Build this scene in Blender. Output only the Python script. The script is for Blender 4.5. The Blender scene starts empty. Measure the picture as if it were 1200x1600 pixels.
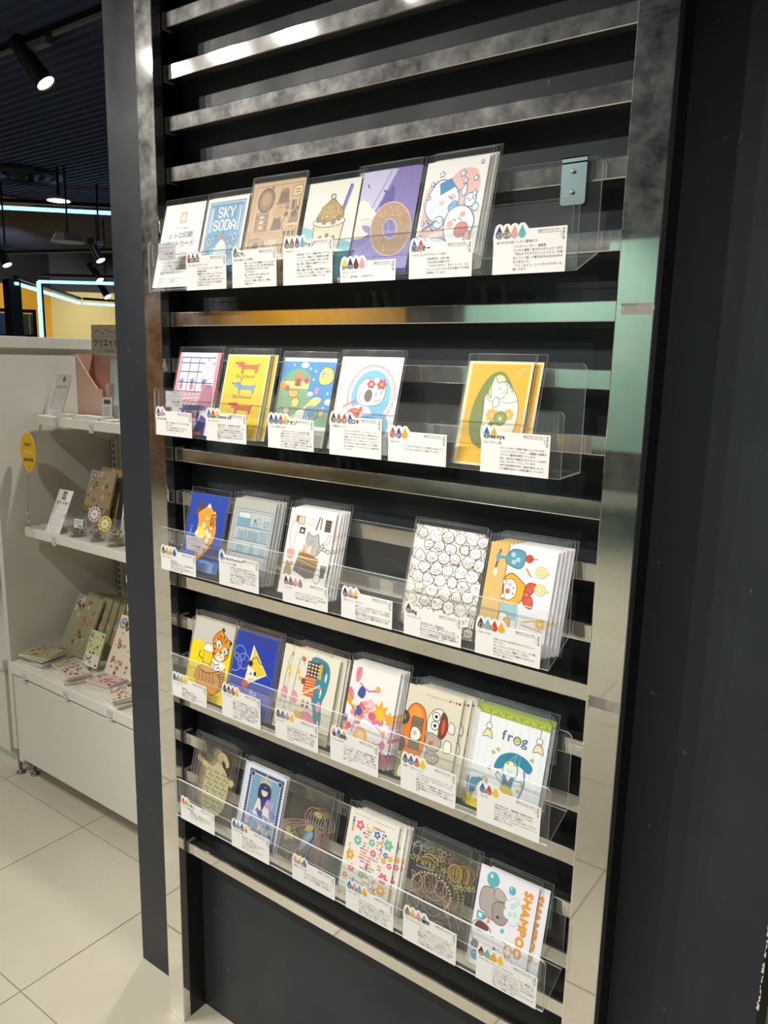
import bpy, bmesh, math, random
from mathutils import Vector, Matrix
from mathutils.geometry import tessellate_polygon

sc = bpy.context.scene
C = sc.collection
random.seed(7)
PI = math.pi

# ------------------------------------------------------------------ camera
cam_d = bpy.data.cameras.new('camera')
cam = bpy.data.objects.new('camera', cam_d)
C.objects.link(cam)
cam_d.sensor_fit = 'HORIZONTAL'
cam_d.sensor_width = 36.0
cam_d.lens = 36.0 * 1217.9 / 1200.0
cam_d.clip_start = 0.02
cam_d.clip_end = 60
cam.matrix_world = (Matrix.Translation((1.291, -1.0382, 1.5525)) @ Matrix.Rotation(0.6274, 4, 'Z')
                    @ Matrix.Rotation(-0.1929 + PI / 2, 4, 'X') @ Matrix.Rotation(-0.0216, 4, 'Z').inverted())
sc.camera = cam

# ------------------------------------------------------------------ world, exposure
w = bpy.data.worlds.new('store_ambience')
sc.world = w
w.use_nodes = True
bg = w.node_tree.nodes['Background']
bg.inputs[0].default_value = (0.90, 0.95, 1.0, 1)
bg.inputs[1].default_value = 0.10
sc.view_settings.view_transform = 'Standard'
sc.view_settings.look = 'None'
sc.view_settings.gamma = 1
sc.view_settings.use_curve_mapping = False
sc.view_settings.exposure = 0.26
sc.cycles.transparent_max_bounces = 96
sc.cycles.max_bounces = 10

# ------------------------------------------------------------------ ceiling spot lights of the shop and added fill spots
def spot(loc, target, power, size=0.05, angle=70, col=(1, 0.965, 0.905), blend=0.6):
    d = bpy.data.lights.new('ceiling_or_fill_spot', 'SPOT')
    d.energy = power
    d.color = col
    d.shadow_soft_size = size
    d.spot_size = math.radians(angle)
    d.spot_blend = blend
    o = bpy.data.objects.new('ceiling_or_fill_spot', d)
    C.objects.link(o)
    o.location = loc
    o.rotation_euler = (Vector(target) - Vector(loc)).to_track_quat('-Z', 'Y').to_euler()
    return o

# row of track spots to the left of the photographer, aimed at the rack
for x, tx, pw in ((-1.95, 0.28, 90), (-1.55, 0.5, 100), (-1.15, 0.85, 105)):
    spot((x, -1.6, 2.9), (tx, 0.0, 0.80), pw, 0.03, 56, blend=1.0)
spot((-0.55, -1.6, 2.9), (1.2, 0.0, 1.15), 80, 0.03, 36, blend=1.0)
# downlights near the rack
spot((0.25, -1.02, 2.9), (0.3, -0.1, 0.2), 34, 0.05, 60, blend=0.9)
spot((1.05, -0.98, 2.9), (0.8, -0.1, 0.2), 34, 0.05, 60, blend=0.9)
# unseen fill spot added further right to soften the rack's shadows
spot((2.6, -2.2, 2.9), (0.8, 0.0, 0.6), 75, 0.06, 50, blend=0.9)
# aisle with the white unit
spot((-0.75, 1.0, 2.9), (-0.7, 0.25, 0.2), 70, 0.05, 80)
spot((-0.75, -1.25, 2.9), (-1.05, 0.35, 0.35), 82, 0.05, 48, blend=0.8)
spot((-2.9, -0.9, 2.9), (-1.4, -0.1, 0.0), 62, 0.05, 60)
# unseen downlights added over the shop floor as general fill
spot((-1.9, -2.9, 2.9), (-1.8, -2.8, 0.0), 170, 0.06, 100)
spot((0.6, -3.4, 2.9), (0.4, -3.0, 0.0), 190, 0.06, 110)
spot((-4.2, -3.0, 2.9), (-4.0, -2.8, 0.0), 190, 0.06, 110)

# ------------------------------------------------------------------ materials
def srgb(h):
    h = h.lstrip('#')
    r = []
    for i in (0, 2, 4):
        v = int(h[i:i + 2], 16) / 255
        r.append(v / 12.92 if v <= 0.04045 else ((v + 0.055) / 1.055) ** 2.4)
    return (r[0], r[1], r[2], 1)

MATS = {}
def pm(name, col, rough=0.5, metal=0.0, spec=0.5, noise=None, bump=None, rnoise=None, emit=None):
    """procedural principled material; noise=(scale, amount, colour2), bump=(scale, strength), rnoise=(scale, lo, hi)"""
    if name in MATS:
        return MATS[name]
    m = bpy.data.materials.new(name)
    m.use_nodes = True
    nt = m.node_tree
    b = nt.nodes['Principled BSDF']
    c = srgb(col) if isinstance(col, str) else col
    b.inputs['Base Color'].default_value = c
    b.inputs['Roughness'].default_value = rough
    b.inputs['Metallic'].default_value = metal
    b.inputs['Specular IOR Level'].default_value = spec
    tc = nt.nodes.new('ShaderNodeTexCoord')
    if noise:
        n = nt.nodes.new('ShaderNodeTexNoise')
        n.inputs['Scale'].default_value = noise[0]
        n.inputs['Detail'].default_value = 6
        n.inputs['Roughness'].default_value = 0.65
        nt.links.new(tc.outputs['Object'], n.inputs['Vector'])
        r = nt.nodes.new('ShaderNodeValToRGB')
        r.color_ramp.elements[0].position = noise[3] if len(noise) > 3 else 0.42
        r.color_ramp.elements[1].position = noise[4] if len(noise) > 4 else 0.75
        r.color_ramp.elements[0].color = c
        c2 = srgb(noise[2]) if isinstance(noise[2], str) else noise[2]
        k = noise[1]
        r.color_ramp.elements[1].color = tuple(c[i] * (1 - k) + c2[i] * k for i in range(3)) + (1,)
        nt.links.new(n.outputs['Fac'], r.inputs['Fac'])
        nt.links.new(r.outputs['Color'], b.inputs['Base Color'])
    if rnoise:
        n = nt.nodes.new('ShaderNodeTexNoise')
        n.inputs['Scale'].default_value = rnoise[0]
        n.inputs['Detail'].default_value = 5
        nt.links.new(tc.outputs['Object'], n.inputs['Vector'])
        mr = nt.nodes.new('ShaderNodeMapRange')
        mr.inputs['From Min'].default_value = 0.35
        mr.inputs['From Max'].default_value = 0.7
        mr.inputs['To Min'].default_value = rnoise[1]
        mr.inputs['To Max'].default_value = rnoise[2]
        nt.links.new(n.outputs['Fac'], mr.inputs['Value'])
        nt.links.new(mr.outputs['Result'], b.inputs['Roughness'])
    if bump:
        n = nt.nodes.new('ShaderNodeTexNoise')
        n.inputs['Scale'].default_value = bump[0]
        n.inputs['Detail'].default_value = 3
        nt.links.new(tc.outputs['Object'], n.inputs['Vector'])
        bp = nt.nodes.new('ShaderNodeBump')
        bp.inputs['Strength'].default_value = bump[1]
        bp.inputs['Distance'].default_value = 0.002
        nt.links.new(n.outputs['Fac'], bp.inputs['Height'])
        nt.links.new(bp.outputs['Normal'], b.inputs['Normal'])
    if emit:
        b.inputs['Emission Color'].default_value = srgb(emit[0])
        b.inputs['Emission Strength'].default_value = emit[1]
    MATS[name] = m
    return m

def clear(name, tint=(0.97, 0.98, 0.98), rough=0.04, haze=0.03, refl=1.0, bump=None, hazecol=(0.8, 0.82, 0.82), base=0.035):
    """clear plastic sheet: straight transmission, Fresnel gloss and a little diffuse haze painting scuffs and milky floor reflection"""
    m = bpy.data.materials.new(name)
    m.use_nodes = True
    nt = m.node_tree
    nt.nodes.clear()
    out = nt.nodes.new('ShaderNodeOutputMaterial')
    tr = nt.nodes.new('ShaderNodeBsdfTransparent')
    tr.inputs[0].default_value = (*tint, 1)
    df = nt.nodes.new('ShaderNodeBsdfDiffuse')
    df.inputs[0].default_value = (*hazecol, 1)
    gl = nt.nodes.new('ShaderNodeBsdfGlossy')
    gl.inputs['Roughness'].default_value = rough
    gl.inputs[0].default_value = (refl, refl, refl, 1)
    lw = nt.nodes.new('ShaderNodeLayerWeight')          # Schlick reflectance, the same from both faces of the sheet
    lw.inputs['Blend'].default_value = 0.5
    pw = nt.nodes.new('ShaderNodeMath'); pw.operation = 'POWER'
    pw.inputs[1].default_value = 5
    fr = nt.nodes.new('ShaderNodeMath'); fr.operation = 'MULTIPLY_ADD'
    fr.inputs[1].default_value = 0.96
    fr.inputs[2].default_value = base
    nt.links.new(lw.outputs['Facing'], pw.inputs[0])
    nt.links.new(pw.outputs[0], fr.inputs[0])
    m1 = nt.nodes.new('ShaderNodeMixShader')
    m1.inputs[0].default_value = haze
    m2 = nt.nodes.new('ShaderNodeMixShader')
    nt.links.new(tr.outputs[0], m1.inputs[1])
    nt.links.new(df.outputs[0], m1.inputs[2])
    nt.links.new(fr.outputs[0], m2.inputs[0])
    nt.links.new(m1.outputs[0], m2.inputs[1])
    nt.links.new(gl.outputs[0], m2.inputs[2])
    nt.links.new(m2.outputs[0], out.inputs[0])
    if bump:
        tc = nt.nodes.new('ShaderNodeTexCoord')
        n = nt.nodes.new('ShaderNodeTexNoise')
        n.inputs['Scale'].default_value = bump[0]
        n.inputs['Detail'].default_value = 2
        nt.links.new(tc.outputs['Object'], n.inputs['Vector'])
        bp = nt.nodes.new('ShaderNodeBump')
        bp.inputs['Strength'].default_value = bump[1]
        bp.inputs['Distance'].default_value = 0.002
        nt.links.new(n.outputs['Fac'], bp.inputs['Height'])
        nt.links.new(bp.outputs['Normal'], gl.inputs['Normal'])
        nt.links.new(bp.outputs['Normal'], lw.inputs['Normal'])
    MATS[name] = m
    return m

def print_mat(name, rough=0.45):
    m = bpy.data.materials.new(name)
    m.use_nodes = True
    b = m.node_tree.nodes['Principled BSDF']
    b.inputs['Roughness'].default_value = rough
    b.inputs['Specular IOR Level'].default_value = 0.3
    a = m.node_tree.nodes.new('ShaderNodeAttribute')
    a.attribute_name = 'ink'
    m.node_tree.links.new(a.outputs['Color'], b.inputs['Base Color'])
    MATS[name] = m
    return m

def steel_mat(name, col, r_sharp, r_dull, dull):
    """handled stainless steel: a sharp lobe under a smudged, duller one that varies over the surface"""
    m = bpy.data.materials.new(name)
    m.use_nodes = True
    nt = m.node_tree
    nt.nodes.clear()
    out = nt.nodes.new('ShaderNodeOutputMaterial')
    tc = nt.nodes.new('ShaderNodeTexCoord')
    n = nt.nodes.new('ShaderNodeTexNoise'); n.inputs['Scale'].default_value = 16; n.inputs['Detail'].default_value = 7; n.inputs['Roughness'].default_value = 0.7
    nt.links.new(tc.outputs['Object'], n.inputs['Vector'])
    g1 = nt.nodes.new('ShaderNodeBsdfGlossy'); g1.inputs['Color'].default_value = (*col, 1); g1.inputs['Roughness'].default_value = r_sharp
    g2 = nt.nodes.new('ShaderNodeBsdfGlossy'); g2.inputs['Roughness'].default_value = r_dull
    cr = nt.nodes.new('ShaderNodeValToRGB')
    cr.color_ramp.elements[0].position = 0.38; cr.color_ramp.elements[0].color = (*[c * 0.74 for c in col], 1)
    cr.color_ramp.elements[1].position = 0.68; cr.color_ramp.elements[1].color = (*col, 1)
    nt.links.new(n.outputs['Fac'], cr.inputs['Fac']); nt.links.new(cr.outputs['Color'], g2.inputs['Color'])
    mr = nt.nodes.new('ShaderNodeMapRange'); mr.inputs['From Min'].default_value = 0.3; mr.inputs['From Max'].default_value = 0.7
    mr.inputs['To Min'].default_value = max(dull - 0.08, 0.0); mr.inputs['To Max'].default_value = dull + 0.09
    nt.links.new(n.outputs['Fac'], mr.inputs['Value'])
    mx = nt.nodes.new('ShaderNodeMixShader')
    nt.links.new(mr.outputs['Result'], mx.inputs[0]); nt.links.new(g1.outputs[0], mx.inputs[1]); nt.links.new(g2.outputs[0], mx.inputs[2])
    nt.links.new(mx.outputs[0], out.inputs[0])
    return m
steel = steel_mat('polished_steel', (0.84, 0.815, 0.765), 0.03, 0.48, 0.08)
steel_rail = steel_mat('rail_steel', (0.82, 0.80, 0.755), 0.04, 0.50, 0.10)
black_wall = pm('black_wall_paint', '#2e3237', 0.45, spec=0.22, noise=(3.2, 0.3, '#444a50', 0.5, 0.8), rnoise=(6, 0.35, 0.55))
def wall_specks(m):
    """scattered pale nicks and rubbed streaks in the black paint"""
    nt = m.node_tree; b = nt.nodes['Principled BSDF']
    src = b.inputs['Base Color'].links[0].from_socket
    tc = nt.nodes.new('ShaderNodeTexCoord'); n = nt.nodes.new('ShaderNodeTexNoise')
    mp = nt.nodes.new('ShaderNodeMapping'); mp.inputs['Scale'].default_value = (1, 1, 0.55)
    n.inputs['Scale'].default_value = 42; n.inputs['Detail'].default_value = 4; n.inputs['Roughness'].default_value = 0.75
    nt.links.new(tc.outputs['Object'], mp.inputs['Vector']); nt.links.new(mp.outputs[0], n.inputs['Vector'])
    r = nt.nodes.new('ShaderNodeValToRGB'); r.color_ramp.elements[0].position = 0.665; r.color_ramp.elements[1].position = 0.75
    r.color_ramp.elements[1].color = (0.5, 0.5, 0.5, 1)
    mx = nt.nodes.new('ShaderNodeMix'); mx.data_type = 'RGBA'
    nt.links.new(n.outputs['Fac'], r.inputs['Fac']); nt.links.new(r.outputs['Color'], mx.inputs[0]); nt.links.new(src, mx.inputs[6])
    mx.inputs[7].default_value = srgb('#9a9d9f')
    nt.links.new(mx.outputs[2], b.inputs['Base Color'])
wall_specks(black_wall)
black_metal = pm('black_metal', '#141516', 0.35)
acrylic = clear('clear_acrylic', (0.985, 0.99, 0.99), 0.03, 0.016, base=0.028)
acrylic_edge = clear('acrylic_cut_edge', (0.85, 0.88, 0.88), 0.15, 0.62, hazecol=(0.95, 0.97, 0.96))  # white diffuse mix paints in light piped to the edges
sleeve_edge = clear('film_sleeve_outline', (0.93, 0.93, 0.93), 0.12, 0.20, hazecol=(0.9, 0.9, 0.9))
sleeve_mat = clear('clear_film_sleeve', (0.985, 0.985, 0.985), 0.07, 0.008, bump=(26, 0.28), base=0.022)
film_mat = clear('clear_film_sheet', (0.90, 0.90, 0.885), 0.10, 0.008, base=0.02)
ink = print_mat('printed_ink')
paper = pm('white_paper', '#e9e8e3', 0.6)

# ------------------------------------------------------------------ mesh helpers
def obj(name, me, mat=None, parent=None, loc=None, rot=None):
    o = bpy.data.objects.new(name, me)
    C.objects.link(o)
    if mat is not None and me is not None and not me.materials:
        for mm in (mat if isinstance(mat, (list, tuple)) else [mat]):
            me.materials.append(mm)
    if parent is not None:
        o.parent = parent
    if loc is not None:
        o.location = loc
    if rot is not None:
        o.rotation_euler = rot
    return o

def tag(o, label=None, cat=None, group=None, kind=None):
    if label: o['label'] = label
    if cat: o['category'] = cat
    if group: o['group'] = group
    if kind: o['kind'] = kind
    return o

def thing(name, label, cat, loc=(0, 0, 0), rot=(0, 0, 0), group=None):
    return tag(obj(name, None, None, None, loc, rot), label, cat, group)

def copy_tree(o, parent=None):
    c = o.copy()
    C.objects.link(c)
    c.parent = parent
    for ch in [x for x in o.children]:
        copy_tree(ch, c)
    return c

def bm_mesh(bm, name, smooth=False):
    me = bpy.data.meshes.new(name)
    bmesh.ops.recalc_face_normals(bm, faces=bm.faces)
    bm.to_mesh(me)
    bm.free()
    if smooth:
        for p in me.polygons: p.use_smooth = True
    return me

def add_box(bm, x0, x1, y0, y1, z0, z1, bev=0.0):
    r = bmesh.ops.create_cube(bm, size=1)
    vs = r['verts']
    for v in vs:
        v.co = Vector(((x0 + x1) / 2 + v.co.x * (x1 - x0), (y0 + y1) / 2 + v.co.y * (y1 - y0), (z0 + z1) / 2 + v.co.z * (z1 - z0)))
    if bev:
        es = list({e for v in vs for e in v.link_edges})
        bmesh.ops.bevel(bm, geom=es, offset=bev, segments=2, affect='EDGES', profile=0.5)

def box(name, x0, x1, y0, y1, z0, z1, mat, parent=None, bev=0.0):
    bm = bmesh.new()
    add_box(bm, x0, x1, y0, y1, z0, z1, bev)
    return obj(name, bm_mesh(bm, name), mat, parent)

def add_cyl(bm, p0, p1, r0, r1=None, n=16, caps=True):
    r1 = r0 if r1 is None else r1
    p0, p1 = Vector(p0), Vector(p1)
    d = p1 - p0
    q = d.to_track_quat('Z', 'Y')
    a, b = [], []
    for i in range(n):
        t = 2 * PI * i / n
        e = Vector((math.cos(t), math.sin(t), 0))
        a.append(bm.verts.new(p0 + q @ (e * r0)))
        b.append(bm.verts.new(p1 + q @ (e * r1)))
    for i in range(n):
        bm.faces.new((a[i], a[(i + 1) % n], b[(i + 1) % n], b[i]))
    if caps:
        bm.faces.new(a[::-1]); bm.faces.new(b)

def add_tube(bm, pts, r, n=8):
    for i in range(len(pts) - 1):
        add_cyl(bm, pts[i], pts[i + 1], r, r, n)

def add_prism(bm, pts2, map0, map1):
    """closed outline pts2 mapped to two parallel faces by map0 / map1, triangulated caps"""
    a = [bm.verts.new(map0(p)) for p in pts2]
    b = [bm.verts.new(map1(p)) for p in pts2]
    n = len(pts2)
    for i in range(n):
        bm.faces.new((a[i], a[(i + 1) % n], b[(i + 1) % n], b[i]))
    for t in tessellate_polygon([[Vector((p[0], p[1], 0)) for p in pts2]]):
        bm.faces.new([a[k] for k in t])
        bm.faces.new([b[k] for k in reversed(t)])

def rrect(x0, x1, z0, z1, r, n=4, corners=(1, 1, 1, 1)):
    """rounded rectangle outline; corners = BL, BR, TR, TL"""
    pts = []
    for (cx, cz, a0, on) in ((x0 + r, z0 + r, PI, corners[0]), (x1 - r, z0 + r, 1.5 * PI, corners[1]), (x1 - r, z1 - r, 0, corners[2]), (x0 + r, z1 - r, 0.5 * PI, corners[3])):
        if on:
            for i in range(n + 1):
                a = a0 + 0.5 * PI * i / n
                pts.append((cx + r * math.cos(a), cz + r * math.sin(a)))
        else:
            pts.append((cx + (r if a0 in (1.5 * PI, 0) else -r), cz + (r if a0 in (0, 0.5 * PI) else -r)))
    return pts

# ------------------------------------------------------------------ 2-D print builder (flat ink shapes on paper)
GLYPH = {}
def glyph(ch):
    if ch in GLYPH:
        return GLYPH[ch]
    cu = bpy.data.curves.new('glyph', 'FONT')
    cu.body = ch
    cu.size = 1
    cu.resolution_u = 1 if ord(ch) > 0x2fff else 2
    ob = bpy.data.objects.new('glyph', cu)
    me = ob.to_mesh()
    V = [(v.co.x, v.co.y) for v in me.vertices]
    Fs = [tuple(p.vertices) for p in me.polygons]
    ob.to_mesh_clear()
    bpy.data.objects.remove(ob)
    bpy.data.curves.remove(cu)
    if V:
        x1 = max(v[0] for v in V)
    else:
        x1 = 0.25
    adv = 0.98 if ord(ch) > 0x2fff else x1 + 0.07
    GLYPH[ch] = (V, Fs, adv)
    return GLYPH[ch]

def smooth_pts(pts, closed=True, n=5):
    P, out, N = pts, [], len(pts)
    rng = range(N) if closed else range(N - 1)
    for i in rng:
        if closed:
            a, b, c, d = P[(i - 1) % N], P[i], P[(i + 1) % N], P[(i + 2) % N]
        else:
            a, b, c, d = P[max(i - 1, 0)], P[i], P[i + 1], P[min(i + 2, N - 1)]
        for k in range(n):
            t = k / n
            out.append(tuple(0.5 * (2 * b[j] + (c[j] - a[j]) * t + (2 * a[j] - 5 * b[j] + 4 * c[j] - d[j]) * t * t + (3 * b[j] - a[j] - 3 * c[j] + d[j]) * t ** 3) for j in (0, 1)))
    if not closed:
        out.append(tuple(P[-1]))
    return out

class Art:
    STEP = 7e-6
    def __init__(s, W=100, H=148):
        s.W, s.H = W, H
        s.v, s.f, s.c, s.k, s.hold = [], [], [], 0, False
        s.xf = None
        s.clip = True
    def _p(s, p):
        if s.xf: p = s.xf(p)
        if s.clip:
            p = (min(max(p[0], 0), s.W), min(max(p[1], 0), s.H))
        return p
    def _add(s, pts, faces, col):
        if not s.hold: s.k += 1
        else: s.k += 0.12
        b = len(s.v)
        for p in pts:
            q = s._p(p)
            s.v.append((q[0], q[1], s.k + (p[2] if len(p) > 2 else 0)))
        c = srgb(col)
        for f in faces:
            s.f.append([b + i for i in f]); s.c.append(c)
    def poly(s, pts, col):
        s._add(pts, tessellate_polygon([[Vector((p[0], p[1], 0)) for p in pts]]), col)
    def rect(s, x0, y0, x1, y1, col):
        s._add([(x0, y0), (x1, y0), (x1, y1), (x0, y1)], [(0, 1, 2, 3)], col)
    def ell(s, x, y, rx, ry=None, col='#000000', rot=0, n=18):
        ry = rx if ry is None else ry
        ca, sa = math.cos(rot), math.sin(rot)
        pts = [(x + rx * math.cos(t) * ca - ry * math.sin(t) * sa, y + rx * math.cos(t) * sa + ry * math.sin(t) * ca) for t in [2 * PI * i / n for i in range(n)]]
        s._add(pts, [tuple(range(n))], col)
        return pts
    def line(s, pts, wd, col, closed=False):
        if closed: pts = list(pts) + [pts[0]]
        V, F = [], []
        for i in range(len(pts) - 1):
            (x0, y0), (x1, y1) = pts[i], pts[i + 1]
            dx, dy = x1 - x0, y1 - y0
            L = math.hypot(dx, dy) or 1e-6
            nx, ny = -dy / L * wd / 2, dx / L * wd / 2
            ex, ey = dx / L * wd * 0.3, dy / L * wd * 0.3
            b = len(V)
            dk = 0.2 * (i % 3)
            V += [(x0 + nx - ex, y0 + ny - ey, dk), (x0 - nx - ex, y0 - ny - ey, dk), (x1 - nx + ex, y1 - ny + ey, dk), (x1 + nx + ex, y1 + ny + ey, dk)]
            F.append((b, b + 1, b + 2, b + 3))
        s._add(V, F, col)
    def curve(s, pts, wd, col, closed=False):
        s.line(smooth_pts(pts, closed), wd, col, closed)
    def blob(s, pts, fill=None, out=None, wd=0.8):
        q = smooth_pts(pts)
        if fill: s.poly(q, fill)
        if out: s.line(q, wd, out, True)
    def oell(s, x, y, rx, ry, fill, out, wd=0.8, rot=0):
        if fill:
            q = s.ell(x, y, rx, ry, fill, rot)
        else:
            ca, sa = math.cos(rot), math.sin(rot)
            q = [(x + rx * math.cos(t) * ca - ry * math.sin(t) * sa, y + rx * math.cos(t) * sa + ry * math.sin(t) * ca) for t in [2 * PI * i / 18 for i in range(18)]]
        s.line(q, wd, out, True)
    def star(s, x, y, r, col, n=5, inner=0.45, rot=PI / 2, out=None):
        q = [(x + (r if i % 2 == 0 else r * inner) * math.cos(rot + PI * i / n), y + (r if i % 2 == 0 else r * inner) * math.sin(rot + PI * i / n)) for i in range(2 * n)]
        if col: s.poly(q, col)
        if out: s.line(q, 0.7, out, True)
    def flower(s, x, y, r, col, mid='#f2d65a', n=6):
        q = [(x + r * (0.84 + 0.16 * math.cos(n * t)) * math.cos(t), y + r * (0.84 + 0.16 * math.cos(n * t)) * math.sin(t)) for t in [2 * PI * i / (n * 6) for i in range(n * 6)]]
        s.poly(q, col)
        s.ell(x, y, r * 0.28, None, mid, n=10)
    def drop(s, x, y, wd, ht, col):
        q = [(x, y + ht)]
        for i in range(15):
            t = 0.147 * PI - (1.294 * PI) * i / 14
            q.append((x + wd / 2 * math.cos(t), y + wd / 2 + wd / 2 * math.sin(t)))
        s.poly(q, col)
    def text(s, t, x, y, size, col, align='L', bold=0.0, rot=0, spacing=1.0, vert=False, sx=1.0):
        tot = sum(glyph(c)[2] for c in t) * size * spacing * sx
        ox = {'L': 0, 'C': -tot / 2, 'R': -tot}[align]
        ca, sa = math.cos(rot), math.sin(rot)
        V, F = [], []
        cx, cy = ox, 0
        for c in t:
            gv, gf, adv = glyph(c)
            for nb, (bx, by) in enumerate(((0, 0),) if not bold else ((-bold, 0), (bold, 0), (0, bold), (0, -bold))):
                b = len(V)
                for p in gv:
                    lx, ly = cx + p[0] * size * sx + bx, cy + p[1] * size + by
                    V.append((x + lx * ca - ly * sa, y + lx * sa + ly * ca, nb * 0.2))
                F += [tuple(b + i for i in f) for f in gf]
            if vert: cy -= size * 1.05
            else: cx += adv * size * spacing * sx
        s._add(V, F, col)
    def mesh(s, w, h, base=0.0005, name='printed_artwork'):
        me = bpy.data.meshes.new(name)
        V = [((p[0] / s.W - 0.5) * w, -base - p[2] * s.STEP, p[1] / s.H * h) for p in s.v]
        # keep every printed face turned to the front
        F = []
        for f in s.f:
            ar = 0
            for i in range(len(f)):
                a, b = V[f[i]], V[f[(i + 1) % len(f)]]
                ar += a[0] * b[2] - b[0] * a[2]
            F.append(f if ar >= 0 else f[::-1])
        me.from_pydata(V, [], F)
        at = me.attributes.new('ink', 'FLOAT_COLOR', 'FACE')
        buf = []
        for c in s.c: buf += c
        at.data.foreach_set('color', buf)
        me.materials.append(ink)
        return me

# ================================================================== SETTING
tile_mat = pm('floor_tile', '#c6bfac', 0.30, noise=(2.4, 0.4, '#aca38c', 0.45, 0.8), rnoise=(3, 0.22, 0.42))
grout = pm('tile_grout', '#8d8776', 0.8)
floor = tag(box('floor', -14, 5, -9, 10, -0.06, -0.002, grout), kind='structure')
def tile_mesh(s):
    bm = bmesh.new()
    add_box(bm, -s / 2, s / 2, -s / 2, s / 2, -0.008, 0.0, 0.0007)
    m = bm_mesh(bm, 'floor_tile'); m.materials.append(tile_mat)
    return m
TP = 0.4915
tm = tile_mesh(TP - 0.0035)
for i in range(-7, 4):
    for j in range(-5, 4):
        obj('floor_tile', tm, None, floor, (-0.392 + TP * (i + 0.5), -0.205 + TP * (j + 0.5), 0))
bm = bmesh.new()       # the floor beyond the tiles that can be told apart
x0, x1, y0, y1 = -0.392 - 7 * TP, -0.392 + 4 * TP, -0.205 - 5 * TP, -0.205 + 4 * TP
for (a, b, c, d) in ((-14, x0, -9, 10), (x1, 5, -9, 10), (x0, x1, -9, y0), (x0, x1, y1, 10)):
    add_box(bm, a, b, c, d, -0.008, -0.0005)
tag(obj('distant_floor_tiles', bm_mesh(bm, 'distant_floor_tiles'), tile_mat, floor), kind='stuff')

# black panel wall that carries the rack
wall = tag(box('wall_back', -0.245, 1.175, 0.0465, 0.16, 0, 3.0, black_wall, None, 0.0015), kind='structure')
chip = pm('bare_plaster_chip', '#d9d6cc', 0.8)
def chips(edge_x, zs, name, side):
    bm = bmesh.new()
    for z in zs:
        hgt = random.uniform(0.004, 0.022); wd = random.uniform(0.0015, 0.004)
        pts = [(0, 0), (side * wd, hgt * 0.2), (side * wd * 0.6, hgt * 0.55), (side * wd * 0.9, hgt * 0.8), (0, hgt)]
        add_prism(bm, pts, lambda p: (edge_x + p[0], 0.0461, z + p[1]), lambda p: (edge_x + p[0], 0.049, z + p[1]))
    return obj(name, bm_mesh(bm, name), chip, wall)
chips(1.1755, [0.66 + 0.012 * k + random.uniform(0, 0.008) for k in range(16)], 'chipped_edge', -1)
chips(-0.2455, [0.02, 0.19, 0.46, 0.475, 0.70, 0.95, 1.02], 'chipped_edge', 1)

# corrugated dark ceiling
ceil_mat = pm('dark_navy_ceiling', '#34405e', 0.7, noise=(2, 0.3, '#45506c'))
bm = bmesh.new()
prof = []
y = -9.0
while y < 10:
    prof += [(y, 3.0), (y + 0.028, 3.0), (y + 0.036, 3.014), (y + 0.062, 3.014)]
    y += 0.07
prof.append((y, 3.0))
A = [bm.verts.new((-14, p[0], p[1])) for p in prof]
B = [bm.verts.new((5, p[0], p[1])) for p in prof]
for i in range(len(prof) - 1):
    bm.faces.new((A[i], A[i + 1], B[i + 1], B[i]))
add_box(bm, -14, 5, -9, 10, 3.05, 3.1)
tag(obj('ceiling', bm_mesh(bm, 'ceiling'), ceil_mat), kind='structure')

# far shop walls: yellow ones at the end of the left aisle, plain ones behind the photographer
yellow = pm('yellow_wall_paint', '#e0a628', 0.6, noise=(1.5, 0.2, '#c88f1a'))
cream = pm('cream_wall_paint', '#cdbd7a', 0.6)
dark = pm('dark_soffit_paint', '#12141c', 0.6)
grey_wall = pm('grey_wall_paint', '#77766f', 0.6)
def slab(name, p0, p1, z0, z1, mat, th=0.08):
    d = Vector((p1[0] - p0[0], p1[1] - p0[1], 0)); n = Vector((-d.y, d.x, 0)).normalized() * th
    bm = bmesh.new()
    pts = [Vector((*p0, 0)), Vector((*p1, 0)), Vector((*p1, 0)) + n, Vector((*p0, 0)) + n]
    a = [bm.verts.new((p.x, p.y, z0)) for p in pts]; b = [bm.verts.new((p.x, p.y, z1)) for p in pts]
    bm.faces.new(a[::-1]); bm.faces.new(b)
    for i in range(4): bm.faces.new((a[i], a[(i + 1) % 4], b[(i + 1) % 4], b[i]))
    return obj(name, bm_mesh(bm, name), mat)
tag(slab('wall_left', (-9.82, -8.5), (-9.82, 5.71), 0, 2.5, yellow), kind='structure')
tag(slab('wall_rear', (-9.82, 5.71), (-6.6, 8.93), 0, 2.45, cream), kind='structure')
tag(slab('trim_1', (-9.80, -8.5), (-9.80, 5.70), 2.5, 3.0, dark), kind='structure')
tag(slab('trim_2', (-9.81, 5.70), (-6.6, 8.91), 2.45, 3.0, dark), kind='structure')
tag(slab('wall_front', (4.5, -8.5), (-9.82, -8.5), 0, 3.0, pm('dark_grey_wall', '#4a4a48', .6)), kind='structure')
mint = pm('reflection_mint', '#a8cfbd', .6)
tag(box('reflection_panel_yellow', -9.8, -5.3, -8.5, -8.46, 0.6, 2.6, yellow), kind='structure')  # unseen panel added behind the camera for the rails' yellow reflection
tag(box('reflection_panel_mint', -4.3, -1.7, -8.5, -8.46, 0.5, 3.0, mint), kind='structure')  # unseen panel added to give the steel a greenish reflection
tag(slab('wall_right', (4.5, 9.5), (4.5, -8.5), 0, 3.0, grey_wall), kind='structure')
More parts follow.
